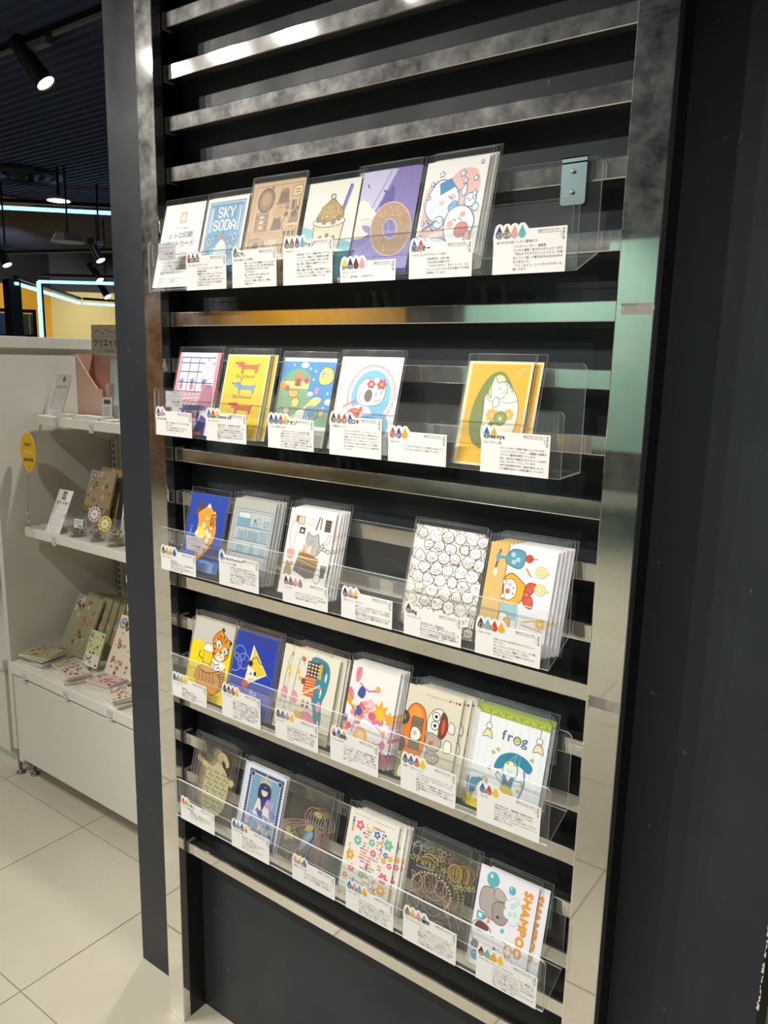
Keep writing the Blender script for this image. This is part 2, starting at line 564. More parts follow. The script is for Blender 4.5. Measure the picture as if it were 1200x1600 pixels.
# lamps washing the far walls; the last pair is added for rail reflections
spot((-7.9, 5.6, 2.75), (-8.9, 6.6, 1.6), 55, 0.05, 100)
spot((-7.4, 3.9, 2.75), (-9.8, 4.6, 1.6), 190, 0.05, 90)
spot((-7.2, -6.5, 2.85), (-7.2, -8.5, 1.6), 150, 0.06, 110)
spot((-3.0, -6.5, 2.85), (-3.0, -8.5, 1.6), 170, 0.06, 110, (0.9, 1.0, 0.95))

# ================================================================== STEEL RACK
def rot_about(o, deg): o.rotation_euler.z = math.radians(deg)
rack = thing('steel_rack', 'polished steel ladder rack of horizontal rails fixed on the black wall', 'rack', (0.43, 0, 0))
def rpart(name, x0, x1, y0, y1, z0, z1, mat, bev=0.0015):
    o = box(name, x0 - 0.43, x1 - 0.43, y0, y1, z0, z1, mat, rack, bev)
    return o
for (a, b) in ((-0.052, 0.0), (0.9165, 0.9675)):
    rpart('post', a, b, -0.021, 0.0, 0.0, 2.96, steel)
    rpart('wall_spacer', a + 0.002, b - 0.001, 0.0, 0.0465, 0.0, 2.96, black_metal, 0.001)
rail_w = 0.9165 + 0.001
for k in range(-6, 20):
    zt = 2.176 - 0.09 * k
    r = rpart('rail', -0.001, 0.917, 0.0015, 0.021, zt - 0.0275, zt, steel_rail, 0.0018)
    cap = box('rail_end_cap', 0.0005 - 0.43, 0.010 - 0.43, 0.0010, 0.022, zt - 0.028, zt + 0.0006, pm('grey_plastic', '#6d6c68', 0.5), r, 0.0008)
# strips of tape stuck on the right post
tape = pm('silver_tape', '#8f8b80', 0.55, noise=(60, 0.4, '#b5b0a4'))
def torn_strip(x0, x1, z0, z1, y, label):
    n = 7; pts = []
    for i in range(n + 1): pts.append((x0 + random.uniform(-0.002, 0.002), z0 + (z1 - z0) * i / n))
    pts2 = [(x1 + random.uniform(-0.001, 0.001), z1 - (z1 - z0) * i / n) for i in range(n + 1)]
    out = pts[::1] + pts2
    bm = bmesh.new()
    add_prism(bm, out, lambda p: (p[0], y, p[1]), lambda p: (p[0], y - 0.0004, p[1]))
    tag(obj('tape_strip', bm_mesh(bm, 'tape_strip'), tape), label, 'tape', 'torn tape on the right post')
torn_strip(0.924, 0.9665, 1.616, 1.630, -0.0212, 'short torn strip of grey tape on the post just below the topmost tray')
torn_strip(0.9215, 0.964, 1.074, 1.090, -0.0212, 'torn strip of grey tape on the post between third and fourth tray heights')

# ================================================================== ACRYLIC TRAYS
# (x0, x1, back top z, back bottom z, front bottom z, front top z)
YB, YF, TH = -0.0030, -0.0690, 0.0028
TRAYS = [(0.032, 0.880, 1.818, 1.6945, 1.668, 1.7565),
         (0.035, 0.8775, 1.554, 1.4025, 1.4010, 1.4905),
         (0.032, 0.8785, 1.282, 1.1610, 1.1315, 1.2175),
         (0.049, 0.8945, 1.016, 0.8890, 0.8665, 0.9560),
         (0.060, 0.9048, 0.739, 0.6200, 0.5925, 0.6780)]
TNAMES = ['topmost', 'second', 'third', 'fourth', 'lowest']
screw_mat = pm('screw_steel', '#c9c7c0', 0.25, 1.0)
bracket_mats = [pm('bracket_blue_sheen', '#9fb6b8', 0.32, 0.85, noise=(14, 0.4, '#7fa9b0'))]  # bluish tint paints in the bluish light the metal reflects
def tray_floor_z(t, y):
    x0, x1, bt, bb, fb, ft = TRAYS[t]
    f = (y - YB) / (YF - YB)
    return bb + (fb - bb) * f + TH
def make_tray(t):
    x0, x1, bt, bb, fb, ft = TRAYS[t]
    root = thing('acrylic_tray', f'long clear acrylic card tray hooked on the rails, {TNAMES[t]} of the five', 'tray', ((x0 + x1) / 2, YB, fb), (0, 0, 0), 'clear acrylic trays on the rack')
    cx, cz = (x0 + x1) / 2, fb
    def part(name, bm, mats):
        me = bm_mesh(bm, name)
        for mm in mats: me.materials.append(mm)
        o = obj(name, me, None, root)
        # cut edges get the paler material that imitates piped light
        return o
    def sheet(name, pts, y0, y1):
        bm = bmesh.new()
        add_prism(bm, pts, lambda p: (p[0] - cx, y0 - YB, p[1] - cz), lambda p: (p[0] - cx, y1 - YB, p[1] - cz))
        bm.normal_update()
        for f in bm.faces:
            if abs(f.normal.y) < 0.7: f.material_index = 1
        return part(name, bm, (acrylic, acrylic_edge))
    sheet('back_plate', rrect(x0, x1, bb, bt, 0.010, 5, (0, 0, 1, 1)), YB, YB - TH)
    sheet('front_lip', rrect(x0, x1, fb, ft, 0.008, 5, (0, 0, 1, 1)), YF, YF - TH)
    bm = bmesh.new()     # the tray floor, falling towards the front in most trays
    a = [(YB - TH, bb), (YF, fb), (YF, fb + TH), (YB - TH, bb + TH)]
    A = [bm.verts.new((x0 - cx, p[0] - YB, p[1] - cz)) for p in a]; B = [bm.verts.new((x1 - cx, p[0] - YB, p[1] - cz)) for p in a]
    bm.faces.new(A); bm.faces.new(B[::-1])
    for i in range(4): bm.faces.new((A[i], A[(i + 1) % 4], B[(i + 1) % 4], B[i]))
    bm.normal_update()
    for f in bm.faces:
        if abs(f.normal.x) > 0.7: f.material_index = 1
    part('tray_floor', bm, (acrylic, acrylic_edge))
    hi = sheet('label_holder', rrect(x0 + 0.006, x1 - 0.010, ft - 0.042, ft - 0.003, 0.002, 2), YF + 0.0045, YF + 0.0030)
    # hook brackets: metal plate with two screws and a lip over the rail
    for bx in (x0 + 0.045, x1 - (0.105 if t == 1 else 0.038)):
        bm = bmesh.new()
        add_prism(bm, rrect(bx - 0.0175, bx + 0.0175, bt - 0.058, bt - 0.004, 0.004, 3, (1, 1, 0, 0)), lambda p: (p[0] - cx, YB - TH - 0.0006 - YB, p[1] - cz), lambda p: (p[0] - cx, YB - TH - 0.0022 - YB, p[1] - cz))
        add_box(bm, bx - 0.0175 - cx, bx + 0.0175 - cx, YB - TH - 0.0022 - YB, -YB - 0.0, bt + 0.0005 - cz, bt + 0.002 - cz)
        add_box(bm, bx - 0.0175 - cx, bx + 0.0175 - cx, YB - TH - 0.0022 - YB, YB - TH - 0.0006 - YB, bt - 0.006 - cz, bt + 0.002 - cz)
        br = obj('hook_bracket', bm_mesh(bm, 'hook_bracket'), bracket_mats[0], root)
        for dz in (-0.016, -0.042):
            bm = bmesh.new()
            p = Vector((bx - cx - 0.001, YB - TH - 0.0022 - YB, bt + dz - cz))
            add_cyl(bm, p, p + Vector((0, -0.0022, 0)), 0.0034, 0.0022, 12)
            obj('screw', bm_mesh(bm, 'screw', True), screw_mat, br)
    return root
trays = [make_tray(t) for t in range(5)]

# ================================================================== PRINTED ARTWORK (ink shapes, 100 x 148 units)
K = '#2b2622'; WH = '#f4f2ec'
PIX = {'S': '01110,10001,10000,01110,00001,10001,01110', 'K': '10001,10010,10100,11000,10100,10010,10001', 'Y': '10001,10001,01010,00100,00100,00100,00100',
       'O': '01110,10001,10001,10001,10001,10001,01110', 'D': '11110,10001,10001,10001,10001,10001,11110', 'A': '00100,01010,10001,10001,11111,10001,10001'}
def pixtext(a, t, x, y, px, py, col):
    a.k += 1; a.hold = True
    for ch in t:
        for r, row in enumerate(PIX[ch].split(',')):
            for c, v in enumerate(row):
                if v == '1': a.rect(x + c * px, y - (r + 1) * py, x + (c + 1) * px + 0.9, y - r * py + 0.35, col)
        x += 6.1 * px
    a.hold = False
def face(a, x, y, s, col=K, mouth=True):
    a.ell(x - 2.2 * s, y, 0.55 * s, 0.7 * s, col, n=8); a.ell(x + 2.2 * s, y, 0.55 * s, 0.7 * s, col, n=8)
    if mouth: a.curve([(x - 0.9 * s, y - 1.6 * s), (x, y - 2.2 * s), (x + 0.9 * s, y - 1.6 * s)], 0.45 * s, col)
def specks(a, n, x0, y0, x1, y1, r, cols, rnd):
    a.k += 1; a.hold = True
    for i in range(n):
        a.ell(rnd.uniform(x0, x1), rnd.uniform(y0, y1), rnd.uniform(r * 0.6, r), None, rnd.choice(cols), n=7)
    a.hold = False

def art_info():
    a = Art(); a.rect(0, 0, 100, 148, '#f1f0ec')
    a.rect(42, 113, 58, 133, '#cbb98a'); a.oell(50, 123, 6, 8, '#efe8d2', '#a8935c', 0.7)
    for k in range(3): a.text(['retro', 'print', 'jam'][k], 50, 126 - 4 * k, 3, '#8d7a48', 'C')
    a.text('ロフト×JAM', 50, 102, 6.2, '#3a3936', 'C')
    a.text('レトロ印刷', 50, 87, 12.5, '#2c2b29', 'C', 0.25); a.text('ポストカード', 50, 72, 12.5, '#2c2b29', 'C', 0.25)
    for k, t in enumerate(['レトロ印刷JAMとコラボした', '今回の共同企画。', '人気のポストカードを集めました', 'クリエイターを総合カード', 'ロフトの店舗バイヤーたちが選', 'しました。注目のクリエイターたち', '素敵な作品をお楽しみください。']):
        a.text(t, 14, 60 - 6 * k, 4.6, '#55534e')
    a.rect(12, 15, 88, 15.5, '#9a978f'); a.rect(12, 10, 40, 10.4, '#9a978f')
    a.text('Loft', 50, 8, 10, '#46443f', 'C', rot=0.05, sx=0.7)
    return a
def art_sky():
    a = Art(); B = '#3e8fbe'; Wc = '#f0eddd'
    a.rect(0, 0, 100, 148, Wc); a.rect(6, 6, 94, 142, B)
    a.line([(9, 9), (91, 9), (91, 139), (9, 139)], 1.2, Wc, True)
    for x in (13, 83): a.rect(x, 90, x + 2.6, 132, Wc); a.rect(x + 4.2 - (0 if x < 50 else 8.0), 90, x + 5.4 - (0 if x < 50 else 8.0), 132, Wc)
    pixtext(a, 'SKY', 30, 132, 2.35, 2.6, Wc); pixtext(a, 'SODA', 22, 110, 2.35, 2.6, Wc)
    for (x, y, r) in ((18, 74, 5), (80, 80, 5), (30, 60, 3), (72, 62, 3.4), (84, 52, 3), (20, 44, 3.4), (78, 36, 4), (26, 26, 3), (86, 24, 3)):
        a.oell(x, y, r, r, None, Wc, 1.3)
    for (x, y) in ((27, 80), (70, 84), (14, 56), (88, 66), (34, 38), (68, 48), (14, 20), (72, 20)): a.rect(x - 1.5, y - 1.5, x + 1.5, y + 1.5, Wc)
    a.poly([(38, 22), (62, 22), (65, 62), (35, 62)], '#c8e2e4'); a.line([(35, 62), (38, 22), (62, 22), (65, 62)], 1.4, Wc)
    for (x, y) in ((44, 50), (54, 44), (47, 36), (56, 30), (42, 28)): a.rect(x - 3, y - 3, x + 3, y + 3, '#8cc3d2')
    a.poly([(36, 62), (64, 62), (60, 70), (50, 78), (40, 70)], Wc); a.ell(47, 80, 4.5, 4.5, '#cf4a3e'); a.line([(48, 83), (52, 90)], 1, '#6b5a32')
    a.ell(66, 72, 3, 3, '#e79aa0')
    return a
def art_brown():
    a = Art(); r = random.Random(3); D = '#6d4a2a'; M = '#97704a'; L = '#e3c99a'
    a.rect(0, 0, 100, 148, '#d0ad7c'); a.line([(5, 5), (95, 5), (95, 143), (5, 143)], 0.8, D, True)
    a.ell(28, 122, 17, 19, D); a.ell(28, 122, 13, 15, M); a.ell(28, 124, 9, 10, '#b88d60'); a.star(38, 140, 4, D)
    a.poly([(52, 116), (74, 116), (70, 134), (56, 134)], D); a.ell(63, 134, 7, 3, M); a.rect(50, 113, 76, 116, M)
    a.blob([(80, 124), (96, 126), (95, 138), (81, 137)], L, D, 1); a.rect(83, 128, 93, 129.4, D); a.rect(83, 132, 93, 133.4, D)
    a.rect(80, 104, 86, 118, D); a.rect(88, 102, 95, 118, D); a.rect(90, 108, 93, 118, L)
    for y in (78, 86, 94): a.rect(14, y, 36, y + 7, M); a.ell(25, y + 3.5, 5, 2.5, L)
    a.line([(13, 76), (37, 76), (37, 103), (13, 103)], 1, D, True)
    a.poly([(46, 76), (66, 76), (62, 96), (50, 96)], D); a.ell(56, 102, 10, 9, '#c59c6d'); a.ell(72, 98, 4, 4, D); a.ell(72, 108, 4, 4, M); a.curve([(70, 92), (66, 84), (70, 76)], 1.4, D)
    a.poly([(78, 84), (96, 84), (93, 98), (81, 98)], M); a.ell(87, 98, 6, 5, D); a.rect(76, 81, 98, 84, L)
    a.oell(22, 56, 16, 10, '#bb9463', D, 1); a.ell(22, 55, 6, 5, D)
    a.poly([(45, 62), (67, 62), (58, 50), (54, 50)], L); a.rect(55, 40, 57, 50, D); a.rect(49, 38, 63, 40, D)
    for x in (74, 82, 90): a.rect(x, 40, x + 1.6, 72, D); a.ell(x + 0.8, 70, 2.4, 4, D)
    a.oell(60, 22, 14, 12, L, D, 1); a.ell(60, 22, 8, 7, M); a.oell(24, 24, 13, 12, '#bb9463', D, 1); a.rect(80, 14, 94, 32, M)
    for (x, y) in ((26, 99), (61, 109), (86, 79), (22, 43), (58, 34)): a.rect(x - 5, y, x + 5, y + 0.8, D)
    specks(a, 50, 6, 6, 94, 142, 0.7, [D, L], r)
    return a
def art_parfait():
    a = Art(); r = random.Random(4)
    a.rect(0, 0, 100, 148, '#f0ede2'); a.poly([(0, 0), (100, 0), (100, 52), (0, 82)], '#83cdd6')
    a.k += 1; a.hold = True
    for i in range(26):
        for j in range(16): a.ell(4 + i * 3.7, 146 - j * 4.2, 0.5, None, '#b9dfe0', n=5)
    a.hold = False
    a.line([(70, 86), (84, 138)], 6, '#5c46a0'); a.line([(71, 86), (85, 138)], 1.6, '#8d7ac6')
    a.poly([(22, 84), (80, 84), (72, 8), (30, 8)], '#e6d9b8')
    a.k += 1; a.hold = True
    for k in range(22):
        y = r.uniform(16, 74); a.ell(r.uniform(31, 71), y, 4.2, 3.6, r.choice(['#8a7350', '#745c3d']), n=10)
    a.hold = False
    a.line([(22, 84), (30, 8), (72, 8), (80, 84)], 1.3, '#5a4730')
    a.oell(51, 86, 31, 8, '#efe6cc', '#5a4730', 1.2)
    a.blob([(26, 90), (34, 106), (44, 116), (54, 120), (64, 112), (74, 104), (76, 92), (50, 86)], '#a98b3c', '#5a4a1c', 1.2)
    specks(a, 90, 32, 92, 70, 110, 1.2, ['#7d6522', '#cbae5a', '#e2cb80'], r)
    for (x, y) in ((30, 90), (42, 86), (70, 90), (60, 85)): a.oell(x, y, 4, 4, '#8c6f3c', '#5a4a1c', 0.9)
    a.oell(52, 124, 4, 4, None, '#5a4a1c', 1.2)
    return a
def art_donut():
    a = Art(); r = random.Random(5)
    a.rect(0, 0, 100, 148, '#7d6cb4'); a.poly([(0, 60), (0, 148), (60, 148), (30, 90)], '#c9c3e4'); a.poly([(0, 0), (0, 34), (46, 62), (100, 60), (100, 0)], '#8f83c6')
    for k in range(9): a.line([(0 + 11 * k, 148), (40 + 11 * k, 60)], 0.5, '#9a8dcb' if k > 3 else '#ded9ef')
    a.line([(50, 148), (20, 88)], 1.0, '#4d3f92'); a.line([(0, 50), (38, 78)], 0.8, '#564a98'); a.line([(0, 8), (44, 58)], 0.8, '#564a98'); a.line([(20, 0), (48, 30)], 0.8, '#5d50a0')
    a.blob([(38, 96), (44, 112), (40, 120), (50, 118), (54, 126), (60, 116), (58, 100)], '#4f4196')
    a.ell(12, 128, 1.2, 4, '#564a98', 0.5)
    a.blob([(0, 58), (0, 104), (14, 106), (28, 92), (44, 82), (50, 74), (46, 68), (34, 66), (20, 56), (8, 54)], '#f2ead9')
    a.ell(46, 72, 5.5, 4.5, '#f0c9bb', 0.6); a.curve([(10, 82), (24, 80), (36, 72)], 0.7, '#b9a9c9'); a.blob([(12, 72), (26, 70), (30, 62), (20, 62)], '#9084c4')
    T = [2 * PI * i / 36 for i in range(36)]
    ca, sa = math.cos(0.55), math.sin(0.55)
    def e(x, y, rx, ry): return [(x + rx * math.cos(t) * ca - ry * math.sin(t) * sa, y + rx * math.cos(t) * sa + ry * math.sin(t) * ca) for t in T]
    o, i_ = e(63, 64, 33, 39), e(62, 64, 11, 15)
    a._add(o + i_, [(k, (k + 1) % 36, 36 + (k + 1) % 36, 36 + k) for k in range(36)], '#b58d66')
    a.line(o, 1.0, '#eadcc6', True); a.line(i_, 1.0, '#eadcc6', True)
    a.k += 1; a.hold = True
    for k in range(150):
        t = r.uniform(0, 2 * PI); q = r.uniform(0.5, 0.93)
        a.ell(63 + 33 * q * math.cos(t) * ca - 39 * q * math.sin(t) * sa, 64 + 33 * q * math.cos(t) * sa + 39 * q * math.sin(t) * ca, 0.8, None, r.choice(['#d8b98e', '#946c48', '#e8d3ac']), n=6)
    a.hold = False
    return a
def art_onigiri():
    a = Art(); B = '#3f86ac'; Pk = '#efc4bb'; r = random.Random(6)
    a.rect(0, 0, 100, 148, '#f6f4ef')
    a.blob([(6, 60), (4, 104), (18, 122), (40, 122), (58, 134), (82, 132), (92, 112), (88, 84), (92, 52), (86, 22), (60, 12), (30, 10), (10, 26)], Pk)
    a.blob([(8, 84), (12, 106), (26, 122), (46, 118), (60, 102), (60, 84), (46, 70), (24, 68)], '#ffffff', B, 1.6)
    a.poly([(26, 118), (44, 124), (54, 112), (30, 102)], '#3d8fc0')
    for k in range(16): a.ell(r.uniform(12, 28), r.uniform(78, 108), 1.8, 1.0, '#cfe0ea', r.uniform(0, 3), 8)
    a.oell(51, 98, 5, 4, '#eec0b4', '#eec0b4', 0.3); a.line([(44, 100), (50, 96)], 1.4, B); a.line([(57, 104), (62, 107)], 1.4, B); a.oell(34, 92, 4, 3.4, '#eec0b4', '#eec0b4', .3)
    a.oell(54, 86, 8, 6, '#8cc4d6', B, 1.4, 0.5); a.line([(48, 86), (60, 89)], 1.2, B)
    a.blob([(64, 104), (70, 114), (72, 104), (68, 98)], '#ffffff', B, 1.2)
    a.oell(80, 92, 9, 9, '#ffffff', B, 1.4); a.line([(73, 92), (77, 95), (80, 90), (84, 95), (87, 91)], 1.1, B); a.oell(90, 82, 5, 5, '#ffffff', B, 1.2)
    a.blob([(44, 62), (50, 80), (66, 86), (82, 80), (92, 64), (86, 46), (70, 36), (52, 40)], '#ffffff', B, 1.6)
    a.oell(73, 54, 11, 10, '#dd8b83', '#c06a68', 1.0, 0.4); a.oell(54, 62, 5, 5, '#eeb9ae', '#eeb9ae', .3); a.oell(72, 74, 4, 4, '#eeb9ae', '#eeb9ae', .3)
    a.line([(58, 68), (63, 66)], 1.4, B); a.line([(72, 66), (66, 70)], 1.2, B)
    a.oell(34, 66, 8, 8, '#ffffff', B, 1.4); a.line([(28, 66), (32, 69), (35, 64), (40, 68)], 1.1, B); a.line([(10, 58), (30, 68)], 3, B); a.line([(14, 70), (28, 54)], 2.4, B)
    a.oell(34, 30, 24, 16, '#d7e8ef', B, 1.6)
    for y in (24, 30, 36): a.line([(14, y), (54, y + 2)], 1.5, '#4a97bd')
    a.ell(34, 24, 5, 3, '#eec0b4'); a.oell(84, 44, 5, 8, '#eec0b4', B, 1)
    for (x, y, q) in ((28, 130, 5), (14, 118, 4), (62, 128, 5.4), (68, 118, 4.5), (84, 120, 4.5), (86, 100, 5), (90, 140, 3), (8, 66, 3.5), (12, 100, 3.4), (6, 48, 4), (76, 14, 4), (20, 46, 4), (90, 22, 4)):
        a.star(x, y, q, '#ffffff', out=B)
    return a
def art_room():
    a = Art(); B = '#4a4a9c'; Pk = '#e79aa2'
    a.rect(0, 0, 100, 148, '#f1edf0'); a.rect(0, 0, 5, 148, Pk); a.rect(92, 60, 100, 148, Pk)
    for y in (138, 128, 112, 92, 76): a.rect(6, y, 90, y + 1.8, B)
    for x in (6, 28, 50, 72): a.rect(x, 76, x + 1.6, 139, B)
    for x in (10, 36, 64):
        a.poly([(x, 90), (x + 10, 90), (x + 8, 80), (x + 2, 80)], '#df7d88')
        for k in range(5): a.line([(x + 5, 90), (x - 1 + 3 * k, 102 - abs(k - 2) * 2)], 1.3, B)
    a.oell(76, 116, 15, 17, '#ffffff', '#b9a2c4', 1)
    for k in range(6): a.curve([(66 + 4 * k, 104), (70 + 3 * k, 116), (68 + 4 * k, 128)], 0.8, '#8d86bd')
    a.poly([(70, 88), (92, 88), (98, 44), (60, 44)], '#e58e98')
    for k in range(7): a.curve([(76 + 2 * k, 90), (70 + 4 * k, 70), (64 + 5 * k, 46)], 1.2, B)
    a.oell(8, 66, 9, 11, '#c9c5e2', B, 1.5)
    for k in range(4): a.line([(14, 72 - 6 * k), (62, 76 - 6 * k)], 2.0, Pk)
    for k in range(5): a.line([(18 + 10 * k, 52), (28 + 9 * k, 74)], 1.8, Pk)
    a.poly([(20, 42), (80, 44), (86, 52), (26, 52)], '#5b6fb8'); a.rect(28, 22, 34, 42, B); a.rect(66, 22, 72, 42, B); a.blob([(38, 24), (40, 38), (58, 38), (62, 24)], '#e38b95', B, 1)
    a.poly([(62, 0), (92, 0), (90, 30), (78, 36)], B); a.ell(30, 14, 22, 7, '#d9d4ea'); a.curve([(4, 22), (30, 26), (56, 18)], 1.4, B); a.curve([(30, 2), (44, 8), (60, 2)], 1.6, Pk); a.rect(58, 0, 84, 6, '#e57f8b')
    return a
def dog(a, x, y, s, col):
    a.blob([(x - 22 * s, y + 2), (x - 20 * s, y + 8 * s), (x - 14 * s, y + 11 * s), (x - 8 * s, y + 6 * s), (x + 16 * s, y + 6 * s), (x + 22 * s, y + 9 * s), (x + 20 * s, y + 1), (x + 19 * s, y - 7 * s), (x + 14 * s, y - 7 * s), (x + 13 * s, y - 2 * s), (x - 8 * s, y - 2 * s), (x - 9 * s, y - 8 * s), (x - 14 * s, y - 8 * s), (x - 15 * s, y + 1)], col)
    a.poly([(x - 18 * s, y + 4 * s), (x - 29 * s, y + 6 * s), (x - 29 * s, y + 9 * s), (x - 18 * s, y + 10 * s)], col); a.ell(x - 12 * s, y + 4 * s, 3 * s, 6 * s, col); a.ell(x - 28 * s, y + 8 * s, 1.3, None, K, n=8); a.ell(x - 19 * s, y + 8 * s, 0.8, None, K, n=6)
    a.line([(x - 12 * s, y + 9 * s), (x - 10 * s, y + 1 * s), (x - 14 * s, y - 1 * s)], 0.6, '#6a4426')
def art_dachs():
    a = Art(); a.rect(0, 0, 100, 148, '#efe4b8'); a.rect(3, 3, 97, 145, '#f3d51f')
    for y, c in ((124, '#d96a2c'), (88, '#7fa4bd'), (52, '#d8603a'), (17, '#e99a3c')):
        dog(a, 54, y, 1.12, c); a.text('Dachshund', 50, y - 17, 8.5, '#6d5a1c', 'C', 0.15, spacing=1.12)
    a.line([(42, 100), (42, 104)], 1, K); a.poly([(39, 104), (45, 104), (42, 107)], '#4d7a3a')
    return a
def art_island():
    a = Art(); r = random.Random(9)
    a.rect(0, 0, 100, 148, '#f4f3ee'); a.rect(0, 34, 100, 142, '#3e94d6')
    a.blob([(-4, 34), (-4, 90), (8, 104), (26, 112), (46, 104), (52, 92), (70, 70), (100, 56), (100, 34)], '#7fae86')
    a.ell(28, 112, 26, 18, '#7cae7c'); a.rect(2, 96, 52, 108, '#e8d67e'); a.blob([(0, 34), (18, 44), (50, 66), (66, 82), (82, 78), (50, 50), (34, 34)], '#f0dd83')
    a.rect(22, 100, 36, 118, '#c2744a'); a.ell(29, 118, 7, 5, '#d08a5a'); a.rect(26, 100, 32, 112, '#8e4a2e'); a.ell(46, 110, 5, 5, '#cf4a3e')
    a.blob([(72, 108), (70, 122), (80, 134), (94, 130), (99, 116), (92, 106), (80, 104)], '#efdc62', '#5a5a3a', 1.0); a.oell(78, 122, 4.5, 4.5, '#ffffff', K, 0.8); a.ell(78, 122, 2, 2, '#445a7a'); a.oell(88, 116, 3, 4, '#d9ecf0', K, .7)
    for k in range(6): a.line([(76 + 4 * k, 130), (78 + 4 * k, 134)], 0.8, '#8a7a2a')
    for (x, y, rx, ry) in ((38, 136, 8, 5), (58, 88, 6, 3.6), (96, 76, 7, 5)): a.ell(x, y, rx, ry, '#f4f4f0')
    for (x, y) in ((50, 130), (60, 112), (68, 96), (92, 90), (62, 126), (16, 136), (88, 66)): a.star(x, y, 3, '#f2e69a')
    a.blob([(66, 98), (74, 98), (72, 88), (68, 88)], '#d98ca0'); a.blob([(14, 92), (32, 92), (30, 82), (16, 82)], '#e3b75a', '#8a6a2a', .8); a.ell(8, 96, 5, 5, '#c8504a'); a.ell(2, 100, 4, 4, '#e0a03a')
    a.oell(30, 72, 8, 8, '#ecd777', '#7d6d2e', .8); a.oell(14, 58, 6, 6, '#e8c8cd', '#a46a74', .8); a.flower(86, 56, 6, '#e7a4ac'); a.flower(70, 48, 4, '#e7a4ac')
    a.blob([(34, 36), (34, 56), (46, 62), (60, 54), (62, 36)], '#f1efe8', '#51748c', 1.1)
    for k in range(4): a.poly([(50 + 6 * k, 44), (53 + 6 * k, 44), (60 + 4 * k, 66), (56 + 4 * k, 66)], '#5aa0cc')
    a.oell(66, 56, 14, 12, None, '#51748c', 1); face(a, 44, 46, 1.2)
    a.rect(0, 0, 100, 34, '#f4f3ee')
    return a
def art_heart():
    a = Art(); Rd = '#d9574a'; Bl = '#79c0e2'
    a.rect(0, 0, 100, 148, '#f3f2ef')
    a.ell(54, 88, 34, 40, Bl); a.ell(62, 42, 30, 26, Bl); a.ell(40, 54, 22, 20, '#f3f2ef')
    a.k += 1; a.hold = True
    for i in range(44):
        t = -0.9 + 4.4 * i / 43
        x, y = 53 + 40 * math.cos(t), 88 + 46 * math.sin(t)
        a.line([(x - 1.6, y), (x + 1.4, y + 2.2), (x + 1.6, y - 1.8)], 0.9, Rd)
    for i in range(16):
        a.line([(84 - 0.8 * abs(i - 6), 52 - 3 * i), (88 - 0.8 * abs(i - 6), 50 - 3 * i), (84 - 0.8 * abs(i - 6), 49 - 3 * i)], 0.9, Rd)
    for i in range(9): a.line([(8 + 3 * i, 66 + 2 * i), (10 + 3 * i, 72 + 1.5 * i), (12 + 3 * i, 64 + 2 * i)], 0.9, Rd)
    a.hold = False
    a.blob([(30, 82), (30, 102), (42, 114), (60, 112), (74, 106), (78, 90), (70, 76), (52, 72), (38, 74)], '#f6f5f2', '#5a5450', 0.9)
    a.ell(50, 88, 7, 10, '#6f665e'); a.flower(70, 106, 9, '#d0453c', '#e8b04a'); a.flower(52, 106, 8, '#d0453c', '#f0efe9'); a.ell(60, 112, 5, 4, '#efeeea')
    a.line([(63, 94), (63, 88)], 1.2, K); a.line([(72, 96), (71, 90)], 1.2, K); a.curve([(60, 82), (66, 80), (72, 83)], 0.9, K)
    a.curve([(36, 92), (34, 84), (40, 78)], 0.9, '#5a5450')
    a.blob([(18, 48), (20, 64), (34, 68), (40, 60), (38, 44), (26, 42)], '#d9574a'); a.ell(32, 62, 4, 4, '#e88a6a'); a.rect(38, 62, 44, 70, '#d9574a')
    a.blob([(40, 40), (44, 56), (66, 58), (74, 44), (66, 32), (48, 32)], '#6fb6de'); a.ell(56, 52, 14, 4, '#3e86b4'); a.blob([(44, 30), (48, 40), (60, 38), (66, 28), (54, 24)], '#6b6054'); a.ell(34, 36, 8, 5, '#f4f2ec')
    return a
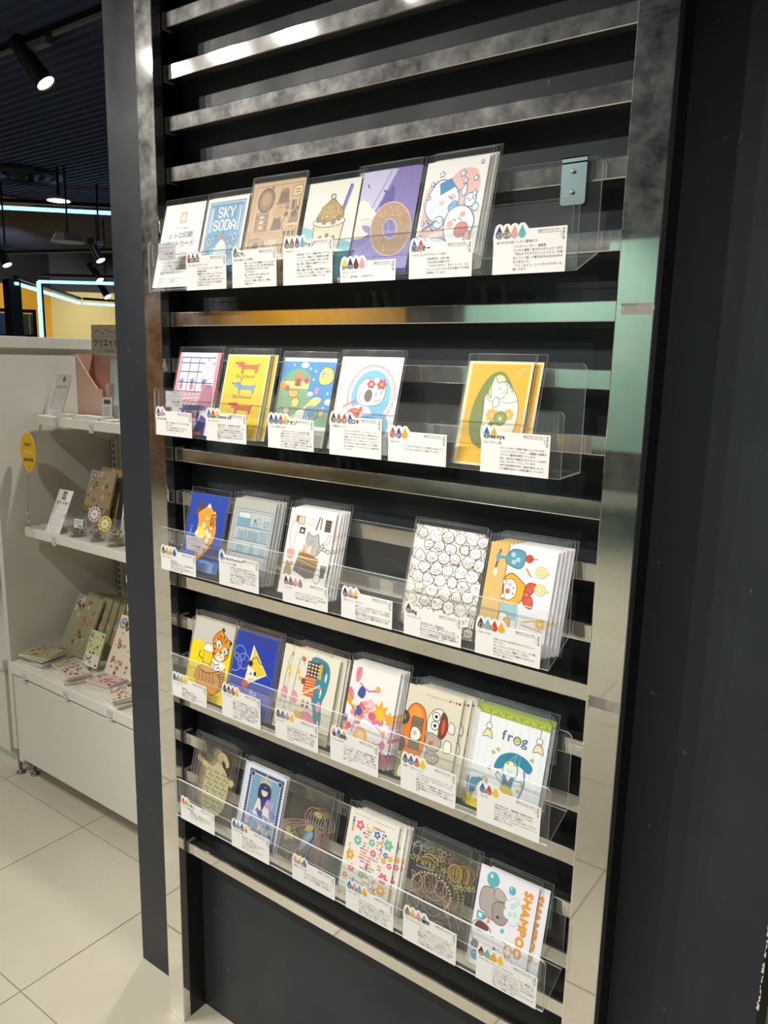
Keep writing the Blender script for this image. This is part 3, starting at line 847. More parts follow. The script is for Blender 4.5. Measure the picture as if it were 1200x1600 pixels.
def art_goldcat():
    a = Art(); G = '#7d8a3c'; Bl = '#3f6c7c'
    a.rect(0, 0, 100, 148, '#efe2b4'); a.rect(3.5, 3.5, 96.5, 144.5, '#efb428'); a.poly([(3.5, 3.5), (96.5, 3.5), (96.5, 24), (3.5, 42)], '#f2bd2c')
    a.blob([(38, 130), (54, 134), (66, 124), (76, 106), (82, 80), (76, 50), (60, 30), (40, 24), (22, 34), (14, 58), (16, 88), (26, 114)], G)
    a.blob([(44, 126), (56, 128), (64, 116), (72, 98), (76, 76), (70, 52), (56, 38), (42, 34), (34, 50), (36, 80), (38, 108)], '#efe6a4')
    a.blob([(42, 96), (40, 112), (44, 128), (50, 118), (62, 120), (72, 112), (84, 96), (88, 70), (82, 44), (66, 34), (44, 34), (34, 44), (34, 70), (32, 96), (36, 102)], '#f4efdc', Bl, 1.1)
    a.line([(52, 112), (56, 108)], 1, Bl); a.curve([(50, 98), (56, 95), (62, 98)], .9, Bl); a.curve([(64, 118), (66, 106), (62, 96)], .8, Bl); a.curve([(58, 120), (72, 110), (74, 104)], .8, Bl); a.line([(58, 104), (74, 114)], .6, Bl); a.line([(58, 102), (76, 108)], .6, Bl)
    a.blob([(46, 92), (50, 98), (56, 94), (56, 86), (48, 84)], '#f4efdc', Bl, 1); a.curve([(34, 100), (40, 92), (46, 92)], .9, Bl); a.curve([(60, 92), (72, 90), (84, 94)], .8, Bl); a.curve([(34, 60), (42, 56), (50, 60)], .8, Bl)
    a.flower(48, 72, 11, '#e7b24a', '#f0d28a', 8); a.flower(74, 74, 9, '#e7b24a', '#f0d28a', 8)
    a.oell(62, 68, 10, 10, '#8c9a44', '#6d7a30', 1); a.star(62, 68, 5.5, '#f5efd4', 6, 0.25); a.blob([(44, 58), (50, 64), (56, 58), (50, 54)], '#7d8a3c')
    a.curve([(72, 124), (78, 134), (82, 130), (86, 138), (92, 136)], 1.2, '#f3dc9c')
    a.k += 1; a.hold = True
    for k in range(14): a.ell(20 + 5 * k, 22, 0.8, None, '#d99a1e', n=6); a.ell(20 + 5 * k, 14, 0.8, None, '#d99a1e', n=6)
    a.hold = False
    return a
def art_bear():
    a = Art(); Bl = '#2347b0'; O = '#eea62e'
    a.rect(0, 0, 100, 148, Bl); a.poly([(0, 0), (100, 0), (100, 34), (46, 46), (0, 30)], '#3f6cc0'); a.poly([(30, 0), (90, 0), (86, 18), (60, 26)], '#6e9ad6')
    a.ell(30, 122, 8, 12, '#5a4a38'); a.ell(26, 112, 7, 8, '#6b5640')
    a.blob([(28, 66), (30, 92), (26, 108), (34, 116), (46, 124), (52, 131), (60, 122), (70, 112), (76, 96), (80, 78), (76, 60), (70, 44), (54, 28), (40, 20), (34, 36)], O)
    a.poly([(46, 124), (52, 131), (58, 124), (52, 122)], WH); a.poly([(66, 112), (76, 108), (70, 118)], '#f2ead2'); a.curve([(62, 108), (72, 112), (78, 110)], 2.4, '#4a3a28')
    a.blob([(28, 64), (32, 82), (44, 84), (52, 72), (48, 58), (34, 54)], '#efe04a')
    for (x, y) in ((30, 70), (34, 58), (44, 64), (56, 76), (64, 70), (60, 60), (46, 88), (54, 50), (62, 44), (50, 36)): a.ell(x, y, 4.6, 5.6, '#f6efdc')
    a.oell(52, 102, 3.6, 4.4, '#f8f4e6', '#b98a2c', .8); a.ell(52, 102, 1.2, None, K); a.oell(66, 99, 4.6, 6, '#cf7d1e', '#4a3a28', 1.6); a.curve([(62, 92), (70, 88), (74, 94)], 2, '#4a3a28'); a.blob([(62, 84), (68, 90), (70, 82), (64, 80)], '#f4efe0', '#4a3a28', 1.2)
    for (x, y) in ((66, 40), (72, 52), (60, 28)): a.line([(x - 3, y - 3), (x + 3, y + 3)], 2.6, '#6b4a22')
    a.text('Ours', 14, 60, 12, '#7fd0e8', rot=1.45, sx=0.9)
    a.line([(52, 44), (52, 26)], 1, '#8ec2e8')
    for k in range(5): a.line([(60 + 5 * k, 0), (74 + 4 * k, 20)], 0.9, '#b9d4ee')
    return a
def art_shelfcard():
    a = Art(); Bl = '#4f86a4'; r = random.Random(12)
    a.rect(0, 0, 100, 148, '#bdbcb4'); a.rect(8, 6, 96, 130, '#c6c8c4')
    a.line([(8, 6), (96, 6), (96, 130), (8, 130)], 1.1, Bl, True); a.line([(13, 8), (92, 8), (92, 126), (13, 126)], 0.8, Bl, True)
    for y in (98, 74, 50, 28): a.rect(13, y, 92, y + 1.6, Bl)
    a.rect(14, 100, 46, 116, '#7fa9bd'); a.rect(16, 114, 44, 124, '#dfe4e2'); a.line([(16, 114), (44, 114), (44, 124), (16, 124)], 0.8, Bl, True)
    a.oell(58, 104, 5, 4, '#9cbccb', Bl, .8); a.oell(66, 112, 5, 5, None, Bl, .8); a.ell(56, 112, 3, 3, Bl); a.rect(76, 102, 90, 114, '#aebfc4'); a.oell(83, 108, 5, 5, None, Bl, 1)
    a.rect(50, 99.6, 72, 102, '#9cbccb')
    a.k += 1; a.hold = True
    for y0, y1, xm in ((76, 94, 66), (52, 70, 78), (30, 46, 46), (9, 25, 90)):
        x = 14
        while x < xm:
            wd = r.uniform(2.4, 4.4); h = r.uniform(0.8, 1) * (y1 - y0)
            a.rect(x, y0, x + wd - 0.7, y0 + h, r.choice(['#a9bcc2', '#8fadb9', '#c3cccb', '#7fa2b2'])); x += wd
    for k in range(4): a.rect(70, 77 + 4.6 * k, 90, 80.4 + 4.6 * k, '#93b0bb')
    a.hold = False
    a.oell(84, 60, 4.5, 7, '#9cbccb', Bl, .9); a.rect(52, 31, 74, 36, '#93b0bb'); a.rect(56, 37, 72, 41, '#a9bcc2')
    return a
def art_catbag():
    a = Art(); r = random.Random(13); G = '#5a5149'
    a.rect(0, 0, 100, 148, '#efeeea')
    a.rect(14, 124, 24, 136, '#8a7a5c'); a.rect(20, 122, 34, 135, '#d9cfb6'); a.line([(20, 122), (34, 122), (34, 135), (20, 135)], .8, G, True)
    a.oell(50, 128, 7, 6, '#efe3da', '#c9a79c', .9); a.line([(66, 138), (61, 116)], 2.2, K); a.rect(69, 118, 72, 138, '#8a857c'); a.rect(79, 116, 92, 136, '#4a4238')
    for k in range(9): a.ell(82 + (k % 3) * 3.4, 120 + (k // 3) * 5, 0.9, None, '#c2a05a', n=6)
    a.curve([(12, 76), (6, 106), (10, 124), (20, 122), (20, 100), (16, 76)], 1.1, '#dfa29a'); a.blob([(6, 66), (8, 76), (22, 76), (22, 64), (14, 60)], '#e3a8a0')
    a.rect(26, 106, 38, 117, '#57402c'); a.oell(32, 111, 3.6, 3.6, '#d9d2c4', '#2f2620', 1)
    a.blob([(46, 84), (44, 98), (46, 110), (52, 106), (62, 106), (68, 110), (72, 98), (76, 88), (74, 76), (60, 70), (48, 74)], '#b9b9b8', G, 1)
    a.blob([(72, 80), (80, 84), (84, 92), (80, 96), (76, 88)], '#c5c5c4', G, .9); face(a, 56, 96, 1.5)
    a.poly([(32, 70), (76, 60), (78, 68), (36, 80)], '#9a7340'); a.poly([(30, 60), (32, 72), (76, 62), (76, 52)], '#b08a50'); a.line([(31, 66), (76, 57)], 1.6, '#4d3820')
    a.k += 1; a.hold = True
    for k in range(7): a.rect(36 + 4.6 * k, 74 + 1 * (k % 2), 39.4 + 4.6 * k, 86 + 2 * (k % 3), ['#efe6da', '#c9b27c', '#e4b9ae', '#f4f1ea'][k % 4])
    a.hold = False
    a.poly([(26, 42), (30, 60), (76, 52), (72, 36), (56, 32)], '#6b625c'); a.line([(44, 56), (40, 38)], 1.2, '#c48f8a'); a.line([(29, 50), (74, 44)], 1, '#c48f8a')
    a.line([(84, 98), (92, 112), (98, 110), (90, 94)], 1.3, '#e2a8a2', True); a.oell(86, 86, 4, 3, None, '#8a6a2e', 1.3); a.oell(94, 84, 4, 3, None, '#8a6a2e', 1.3)
    a.blob([(8, 32), (8, 46), (14, 52), (20, 46), (22, 30), (14, 26)], '#b79a6c', '#7d6540', .9); a.ell(11, 54, 3, 3, '#b79a6c'); a.ell(20, 54, 3, 3, '#b79a6c')
    a.poly([(84, 56), (96, 58), (94, 40), (86, 38)], '#55504a'); a.rect(84, 56, 97, 60, '#8d8780'); a.oell(80, 36, 7, 7, '#f4f2ea', '#8d8577', 1); a.curve([(66, 22), (74, 16), (82, 22), (78, 30)], 1.2, '#8d8577')
    a.curve([(34, 20), (44, 30), (56, 26), (60, 16)], 1.3, '#6a6258'); a.line([(20, 26), (30, 22)], 2, '#e0a79f'); a.flower(92, 16, 5, '#b8995a'); a.ell(20, 12, 5, 3, '#d9c2a0')
    return a
def art_monsters():
    a = Art(); r = random.Random(14); D = '#6e5a34'
    a.rect(0, 0, 100, 148, '#f1efe8')
    for row in range(9):
        for colu in range(6):
            x, y = 8 + colu * 17.5 + (8 if row % 2 else 0) + r.uniform(-2, 2), 8 + row * 16.6 + r.uniform(-2, 2)
            q = r.uniform(0.85, 1.2); typ = r.choice([0, 0, 0, 2, 2, 3, 3, 4, 4, 4, 5, 5, 1])
            n = 12
            pts = [(x + q * (8 + r.uniform(-1.5, 1.5)) * math.cos(2 * PI * i / n), y + q * (8.6 + r.uniform(-1.5, 1.5)) * math.sin(2 * PI * i / n)) for i in range(n)]
            if typ == 0: a.star(x, y, 9.5 * q, '#f6f4ee', 12, 0.8, r.uniform(0, 1), D)
            elif typ == 1: a.blob(pts, '#6b5838', D, .9)
            else: a.blob(pts, '#f6f4ee', D, 1.0)
            fc = '#f1efe8' if typ == 1 else D
            face(a, x, y + 1, 1.3 * q, fc)
            if typ == 5:
                for k in range(9): a.line([(x + 7 * q * math.cos(.7 * k), y + 7.6 * q * math.sin(.7 * k)), (x + 10 * q * math.cos(.7 * k + .1), y + 10 * q * math.sin(.7 * k + .1))], 1.0, D)
            if typ == 2: a.line([(x - 5, y - 5), (x - 2, y - 3), (x + 1, y - 5), (x + 4, y - 3)], 0.8, D)
            if typ == 3: a.poly([(x - 6, y + 6), (x - 7, y + 12), (x - 2, y + 8)], D); a.poly([(x + 6, y + 6), (x + 7, y + 12), (x + 2, y + 8)], D)
            if typ == 4:
                for k in range(4): a.line([(x - 5, y - 6 + 2.4 * k - 3), (x + 5, y - 6 + 2.4 * k - 3)], 0.7, D)
    specks(a, 120, 2, 2, 98, 146, 1.1, [D], r)
    return a
def art_ribbon():
    a = Art(); O = '#eeb02e'; K2 = '#5d4a3a'
    a.rect(0, 0, 100, 148, '#ebe9ee'); a.rect(0, 0, 28, 148, '#dfbb74'); a.rect(27, 0, 29.5, 148, '#c99d52')
    a.line([(12, 108), (16, 138)], 3, '#7d5a32'); a.ell(13, 106, 3, 6, '#efe6d2')
    a.blob([(26, 124), (34, 118), (48, 116), (54, 126), (52, 140), (36, 142), (28, 134)], '#5f9fb4', '#3c6c80', 1.2); a.rect(14, 126, 28, 130, '#5f9fb4'); a.ell(14, 128, 3, 7, '#5f9fb4')
    for (x, y) in ((36, 134), (44, 128), (38, 124)): a.rect(x - 3, y - 3, x + 3, y + 3, '#b6d6de')
    a.ell(60, 132, 6, 6, '#d2492f'); a.line([(62, 132), (72, 133)], 1, '#5a3a22'); a.blob([(50, 116), (62, 120), (64, 112), (54, 108)], '#efe9d8'); a.line([(58, 118), (66, 108)], 2.4, '#e58a80')
    a.blob([(30, 76), (28, 98), (38, 108), (50, 102), (62, 92), (60, 76), (48, 62), (34, 60)], O, K2, 1.2)
    a.blob([(30, 82), (30, 96), (40, 100), (48, 92), (48, 78), (40, 70), (32, 72)], '#f6efe4', K2, .9); a.ell(38, 92, 3, 2.4, '#f0b7ab'); a.ell(44, 88, 1, 1.4, K); a.ell(44, 80, 1, 1.4, K); a.oell(36, 82, 3, 3.4, '#d9645c', '#b2443e', .8); a.oell(30, 94, 3, 3.6, '#f6efe4', K2, .8); a.oell(30, 74, 3, 3.6, '#f6efe4', K2, .8)
    a.blob([(60, 84), (64, 98), (76, 98), (72, 86), (66, 82)], '#d65a3e', '#8a2f20', 1.1); a.blob([(60, 80), (62, 68), (74, 64), (74, 76), (68, 82)], '#d65a3e', '#8a2f20', 1.1); a.oell(64, 82, 4, 4, '#e0785a', '#8a2f20', 1)
    a.rect(30, 44, 54, 64, '#8fcad2'); a.rect(44, 22, 47, 60, '#a8c6d8')
    a.blob([(30, 34), (30, 50), (36, 52), (42, 48), (44, 34)], '#f2efe8', '#7a6a5a', 1); a.blob([(38, 30), (38, 44), (46, 44), (46, 30)], '#e4b244', '#7a5a2a', .8)
    for (x, y) in ((80, 116), (82, 92)): a.oell(x, y, 8, 8, '#f0dfae', '#d8bd72', 1); a.oell(x, y, 4, 4, None, '#d8bd72', .8); a.poly([(x + 7, y + 3), (x + 7, y - 3), (x + 14, y)], '#e7cf8c')
    a.line([(64, 44), (94, 52)], 1.6, '#d8ab3a'); a.line([(64, 40), (94, 36)], 1.6, '#d8ab3a'); a.flower(90, 46, 8, '#e4b63c', '#f3dc8a', 8); a.flower(88, 28, 6, '#e4b63c', '#f3dc8a', 8); a.rect(58, 8, 82, 30, '#f0cf62'); a.rect(62, 0, 90, 10, '#eeb63c'); a.line([(52, 30), (86, 20)], 1, '#9ab8cc'); a.line([(56, 60), (56, 0)], 1, '#b7c9d6')
    return a
def art_tiger():
    a = Art(); O = '#e9982f'; D = '#33291f'
    a.rect(0, 0, 100, 148, '#cfccc0'); a.rect(0, 0, 100, 104, '#f4dd24'); a.blob([(0, 98), (14, 108), (30, 104), (50, 108), (60, 102), (40, 92), (10, 92)], '#f4dd24')
    a.text('Cheers', 34, 101, 6, '#7fc0c4')
    for x in (20, 34): a.rect(x, 66, x + 1.4, 100, '#d9be12')
    a.rect(32, 70, 54, 92, '#f1d42a'); a.blob([(30, 92), (32, 102), (44, 106), (56, 102), (56, 92), (44, 90)], '#f5f2e6', D, .9); a.line([(32, 92), (33, 68), (54, 68), (55, 92)], 1, D); a.curve([(24, 88), (22, 78), (32, 74)], 1.6, D)
    a.blob([(52, 30), (46, 50), (54, 70), (70, 80), (88, 72), (92, 50), (88, 28), (74, 18)], O, D, 1.2)
    a.blob([(56, 56), (58, 78), (72, 82), (90, 74), (84, 64), (70, 54)], '#f4efe2')
    a.blob([(54, 100), (50, 116), (58, 130), (66, 136), (70, 142), (74, 132), (86, 124), (96, 120), (92, 108), (92, 92), (80, 80), (64, 80), (56, 88)], O, D, 1.5)
    a.ell(72, 138, 3, 4, D); a.ell(94, 118, 3, 3.4, D)
    a.ell(66, 110, 6, 8, '#f5f0e2', .5); a.ell(83, 100, 6, 7, '#f5f0e2', .5); a.ell(67, 108, 3, 4, '#4fa9a4'); a.ell(83, 99, 3, 4, '#4fa9a4'); a.blob([(62, 84), (66, 94), (76, 96), (84, 88), (78, 80), (68, 80)], '#f3ecd8')
    a.poly([(70, 96), (76, 97), (74, 91)], '#5d3c2a'); a.curve([(66, 88), (72, 90), (80, 86)], 1, D)
    for p in ([(60, 122), (66, 118)], [(64, 128), (70, 122)], [(76, 128), (76, 120)], [(84, 122), (80, 116)], [(54, 110), (60, 108)], [(54, 100), (60, 100)], [(92, 106), (88, 104)], [(90, 96), (84, 92)], [(56, 90), (62, 92)], [(70, 118), (74, 112)]): a.line(p, 2, D)
    for k in range(7): a.curve([(56 + 2 * k, 74 - 6 * k), (66 + k, 70 - 6 * k), (74 + 2 * k, 74 - 6 * k)], 1.5, D); a.curve([(78, 66 - 5 * k), (84, 62 - 5 * k), (90, 64 - 5 * k)], 1.4, D)
    a.blob([(20, 34), (24, 56), (44, 64), (70, 58), (84, 40), (78, 18), (66, 12), (56, 20), (46, 12), (36, 22)], '#e9a23c', D, 1)
    for k in range(5): a.curve([(28 + 9 * k, 50), (32 + 9 * k, 40), (29 + 9 * k, 30)], 1.4, D)
    a.curve([(24, 58), (46, 50), (78, 60)], 1.5, D); a.curve([(22, 66), (40, 60), (56, 66)], 1, '#6d9a58')
    return a
def art_cheese():
    a = Art(); a.rect(0, 0, 100, 148, '#1f3fb0'); a.poly([(0, 148), (100, 148), (100, 128), (0, 140)], '#2a3f96')
    a.rect(0, 0, 100, 48, '#6e7cc8'); a.k += 1; a.hold = True
    for i in range(24):
        for j in range(9): a.ell(3 + i * 4.2, 4 + j * 4.6, 0.9, None, '#b7c3ea', n=6)
    a.hold = False
    for (x, y, q) in ((14, 106, 14), (6, 88, 16), (26, 94, 14)): a.oell(x, y, q, q, None, '#7d8cd8', 2.4)
    a.line([(0, 98), (40, 96), (100, 76)], 1.2, '#5f76d4')
    a.poly([(44, 128), (86, 82), (34, 50)], '#f0eee6'); a.poly([(46, 124), (83, 82), (62, 72), (56, 84), (44, 86)], '#ecd23a'); a.poly([(60, 70), (48, 60), (40, 54), (44, 66)], '#ecd23a')
    a.curve([(44, 100), (56, 108), (64, 100), (74, 98)], 1.4, K); a.ell(44, 94, 5.5, 5.5, K); a.ell(58, 78, 3, 4, K); a.ell(48, 76, 2, 2.4, '#6a5a3a')
    a.ell(38, 54, 8, 8, '#d9482e'); a.line([(42, 48), (48, 42)], 1, '#e2a8a0')
    for (x, y, q) in ((56, 44, 6), (66, 42, 5), (60, 36, 6), (52, 34, 5)): a.flower(x, y, q, '#aeb4e6', '#e3e2f4', 5)
    return a
def art_river():
    a = Art(); T = '#3f8ea0'; Pk = '#e79ab0'
    a.rect(0, 0, 100, 148, '#e9e3cf')
    a.blob([(40, 136), (54, 142), (76, 136), (84, 118), (82, 90), (76, 66), (80, 40), (76, 14), (62, 2), (56, 20), (62, 46), (52, 70), (56, 96), (44, 112)], T); a.ell(62, 124, 14, 12, '#4b6f9a')
    a.ell(76, 112, 2, 8, '#e4f0ee'); a.ell(70, 84, 1.8, 8, '#e4f0ee'); a.ell(74, 30, 2, 8, '#e4f0ee')
    a.rect(34, 106, 64, 132, '#57402c'); a.k += 1; a.hold = True
    for i in range(4):
        for j in range(4): a.rect(36 + 7 * i, 108 + 6 * j, 40 + 7 * i, 111 + 6 * j, '#efe6d0')
    a.hold = False
    a.rect(60, 106, 66, 132, '#d9b83a'); a.rect(32, 72, 56, 106, '#d9683c')
    for k in range(6): a.line([(33, 76 + 5 * k), (55, 78 + 5 * k)], 1, '#f0d8b0')
    a.rect(26, 90, 34, 100, '#6b5a44'); a.rect(30, 46, 54, 70, '#efe4d0')
    for (x, y) in ((34, 52), (44, 52), (34, 60), (44, 60)): a.rect(x, y, x + 6, y + 5, '#7a5a44')
    a.line([(30, 72), (66, 96)], 3, '#f0e0a8'); a.curve([(10, 44), (12, 90), (16, 128), (24, 136), (26, 122)], 1.1, '#6a8a8a'); a.ell(24, 132, 4, 4, '#d9603a')
    a.flower(16, 108, 5, '#e2c23a'); a.flower(22, 98, 5, '#e6b63c'); a.blob([(8, 60), (14, 74), (22, 66), (20, 54)], Pk, '#b8607a', .8)
    a.blob([(34, 40), (50, 46), (66, 36), (70, 20), (56, 14), (44, 24), (34, 28)], Pk, '#c2708c', 1); a.ell(46, 30, 8, 5, '#e9b83c'); a.ell(60, 24, 6, 4, '#efc85a'); a.blob([(18, 30), (26, 44), (36, 38), (32, 26)], '#e9c64a'); a.ell(70, 60, 5, 10, Pk)
    a.ell(66, 92, 4, 3, '#e38aa0'); a.curve([(62, 86), (70, 80), (74, 84)], 1.2, '#8aa84a'); a.ell(12, 16, 4, 6, '#c84a3e'); a.curve([(4, 4), (14, 20), (26, 10)], 1, '#6a8a8a')
    a.blob([(14, 22), (20, 28), (26, 20), (20, 12)], '#f0ead8', '#9a7a5a', .8)
    return a
def art_flowers():
    a = Art(); r = random.Random(21); Pk = '#e57c9e'; O = '#f0a52e'
    a.rect(0, 0, 100, 148, '#ecebe6')
    a.poly([(0, 0), (100, 0), (100, 76), (60, 86), (0, 112)], '#f5edec')
    cols = [Pk, '#ef9db4', O, '#f3bd3c', '#e2607f', '#f4efe8', '#f2c7d0', '#4a63b4', '#e88a3c']
    for k in range(95):
        x, y = r.uniform(0, 100), r.uniform(4, 110)
        if y > 112 - 0.42 * x + r.uniform(-4, 6): continue
        q = r.uniform(4, 9); c = r.choice(cols)
        n = r.randint(5, 7)
        a.blob([(x + q * r.uniform(.55, 1.15) * math.cos(2 * PI * i / n), y + q * r.uniform(.55, 1.15) * math.sin(2 * PI * i / n)) for i in range(n)], c, r.choice([Pk, '#d8608a', None]), .7)
    a.star(72, 82, 18, '#f3b02c', 7, .5); a.star(92, 76, 12, '#f0a52e', 7, .5); a.ell(72, 78, 8, 10, '#f6c436')
    a.blob([(12, 118), (10, 134), (16, 140), (22, 132), (18, 118)], '#ea8aa0'); a.line([(14, 128), (20, 140)], 1.4, '#d2484e'); a.curve([(22, 116), (40, 108), (60, 112)], 2, '#d8608a'); a.oell(60, 114, 4, 4, '#f3bd3c', '#d8608a', 1); a.blob([(20, 98), (26, 112), (36, 106), (32, 94)], '#3f58a8')
    a.blob([(36, 52), (40, 66), (70, 58), (86, 46), (76, 34), (50, 36)], '#f7f3f2', '#a48ac0', .9); a.oell(40, 38, 14, 12, '#f6c96a', '#e08a3c', 1); a.ell(40, 38, 7, 6, '#f3e2b0')
    a.curve([(70, 36), (74, 20), (70, 4)], 2, '#7a9ac8'); a.curve([(84, 40), (88, 20), (84, 6)], 2, '#7a9ac8'); a.blob([(60, 4), (66, 18), (80, 16), (84, 2)], '#e2607f'); a.curve([(10, 80), (24, 66), (20, 40)], 1.2, '#6a5aa8')
    return a
def art_pumpkin():
    a = Art(); O = '#e2812c'; G = '#5a5146'
    a.rect(0, 0, 100, 148, '#ddd6c0')
    a.text('The pumpkin bread car', 36, 137, 4.2, '#6d675a'); a.k += 1; a.hold = True
    for k, c in enumerate(['#7a6a9a', '#d9b23a', '#d2603a', '#4a4a48']): a.ell(78 + 5.5 * k, 139, 2, 2, c)
    a.hold = False
    a.blob([(4, 40), (4, 100), (16, 120), (34, 116), (42, 96), (44, 70), (40, 46), (24, 34)], O, '#8a4a18', 1.4); a.blob([(8, 102), (16, 116), (30, 112), (34, 100), (20, 96)], '#ec9a4a')
    a.oell(0, 94, 10, 11, '#5c4a38', '#3a2f24', 1.2); a.oell(0, 52, 10, 12, '#5c4a38', '#3a2f24', 1.2); a.ell(0, 94, 4, 4, '#9a8870')
    a.rect(16, 50, 36, 100, '#86765e'); a.line([(16, 50), (36, 50), (36, 100), (16, 100)], 1, '#4a3c2a', True)
    for k in range(4): a.line([(17, 54 + 2.4 * k), (35, 54 + 2.4 * k)], .7, '#5a4a36'); a.line([(17, 88 + 2.4 * k), (35, 88 + 2.4 * k)], .7, '#5a4a36')
    a.blob([(18, 66), (18, 82), (28, 84), (36, 76), (32, 66)], '#f0ebdc', G, 1); a.oell(24, 75, 3, 3, '#ffffff', K, .8); a.ell(24, 75, 1.2, None, K)
    a.blob([(46, 84), (44, 104), (54, 120), (68, 122), (74, 106), (72, 84), (58, 76)], '#ece7da', G, 1.2); a.blob([(66, 82), (68, 118), (78, 112), (80, 92), (74, 80)], '#7a3a2c', G, 1.2); a.ell(73, 98, 3.4, 12, '#d9563c')
    for y in (110, 96): a.oell(58, y, 7, 6.5, '#ffffff', G, 1.4); a.ell(58, y, 3, 2.8, K)
    a.blob([(46, 64), (48, 82), (64, 82), (74, 74), (70, 60), (54, 56)], '#b3a99a', G, 1.1); a.ell(56, 68, 5, 3.4, '#c4763c', .5); a.blob([(82, 94), (84, 108), (92, 104), (92, 92)], '#ece7da', G, 1); a.blob([(80, 62), (80, 78), (90, 78), (92, 64)], '#ece7da', G, 1)
    a.blob([(50, 42), (52, 56), (66, 56), (74, 48), (66, 38)], '#bdb4a6', G, 1); a.oell(58, 52, 3, 3, '#ffffff', K, .8); a.oell(64, 48, 3, 3, '#ffffff', K, .8); a.ell(58, 52, 1.1, None, K); a.ell(64, 48, 1.1, None, K)
    a.poly([(40, 24), (54, 30), (58, 20), (46, 14)], '#d97a58'); a.rect(46, 20, 52, 25, '#f0d8b8'); a.blob([(0, 0), (0, 34), (14, 30), (24, 18), (18, 4)], '#8a9a6a'); a.blob([(4, 4), (8, 22), (16, 12), (14, 2)], '#efe6d0', G, .9); a.oell(58, 12, 2.6, 2.6, None, '#c9a84a', 1)
    return a
def art_frog():
    a = Art(); G = '#9fae3c'; T = '#2f86a0'; N = '#4a6a80'; Yl = '#d9c23a'; r = random.Random(23)
    a.rect(0, 0, 100, 148, '#e9ebed'); a.rect(0, 137, 100, 148, G); a.rect(0, 0, 100, 13, '#e2cf34')
    a.k += 1; a.hold = True
    for k in range(26): a.star(3 + 3.8 * k, 141 + 2 * (k % 2), 1.6, '#d7dc84' if k % 3 else '#6d8a2e'); a.ell(3 + 3.8 * k, 7 + 3 * (k % 2), 1.3, None, '#b9a81e', n=6)
    a.hold = False
    for k in range(9): a.line([(6 + 11 * k, 13), (6 + 11 * k, 137)], .35, '#d3d8dc')
    for x in (16, 88):
        a.line([(x, 137), (x, 125)], .8, N); a.oell(x, 121, 4, 4.4, '#f2f1ea', N, .9); a.blob([(x - 7, 104), (x - 3, 116), (x + 3, 116), (x + 7, 104), (x, 106)], '#e4dfa8', N, .9); a.line([(x - 3, 116), (x + 3, 115)], 1.2, '#c8604a')
    a.text('fr', 36, 108, 20, N, bold=.2); a.oell(58, 112, 5, 5.6, None, N, 1.5); a.ell(58, 113, 3.6, 4, '#c8c23c'); a.text('g', 64, 108, 20, N, bold=.2)
    for (x, y) in ((34, 92), (28, 86), (82, 92), (26, 62), (74, 54), (70, 44)): a.flower(x, y, 3.4, '#b9c878', '#6e96a4', 4)
    a.blob([(32, 66), (38, 84), (54, 94), (72, 92), (84, 82), (80, 72), (66, 78), (52, 76), (44, 68)], T); a.line([(44, 70), (60, 92)], .8, '#8cc0cc'); a.line([(56, 76), (62, 93)], .8, '#8cc0cc'); a.line([(66, 78), (66, 92)], .8, '#8cc0cc')
    a.blob([(46, 62), (46, 76), (54, 82), (64, 76), (64, 62), (54, 58)], '#dfe8da', N, 1); a.ell(50, 78, 2.4, 2.4, '#a9b84c'); a.ell(60, 79, 2.4, 2.4, '#a9b84c'); face(a, 55, 68, 1.2, N)
    a.poly([(46, 44), (60, 44), (62, 60), (46, 60)], '#3f7fa4'); a.poly([(50, 60), (58, 60), (54, 52)], '#efeee6'); a.ell(55, 52, 2, 2, '#d9603c')
    a.blob([(46, 30), (46, 44), (60, 44), (64, 30), (54, 26)], Yl); a.line([(46, 54), (38, 62), (36, 56), (46, 46)], 1, N); a.line([(60, 56), (74, 58)], 1, N); a.curve([(74, 74), (76, 52), (68, 24)], 1.8, '#5a86b0')
    for x in (50, 57): a.line([(x, 28), (x + 1, 10)], 2.6, '#e6e4dc'); a.line([(x - 1.6, 28), (x - .6, 10)], .7, N); a.rect(x - 1.5, 10, x + 3, 15, '#2f86a0')
    for (x, y) in ((18, 38), (88, 24)): a.blob([(x - 10, y), (x - 4, y + 7), (x + 8, y + 2), (x + 10, y - 6), (x, y - 3)], '#3f93b0'); a.line([(x, y - 3), (x + 1, y - 16)], .8, N)
    a.oell(22, 44, 4, 4, '#d9d48a', N, .8); a.blob([(4, 20), (2, 36), (8, 42), (12, 34), (8, 20)], '#4a9ab4', N, .8); a.rect(4, 14, 8, 20, Yl); a.blob([(70, 10), (74, 16), (82, 15), (84, 9)], '#c8c86a', N, .8)
    return a
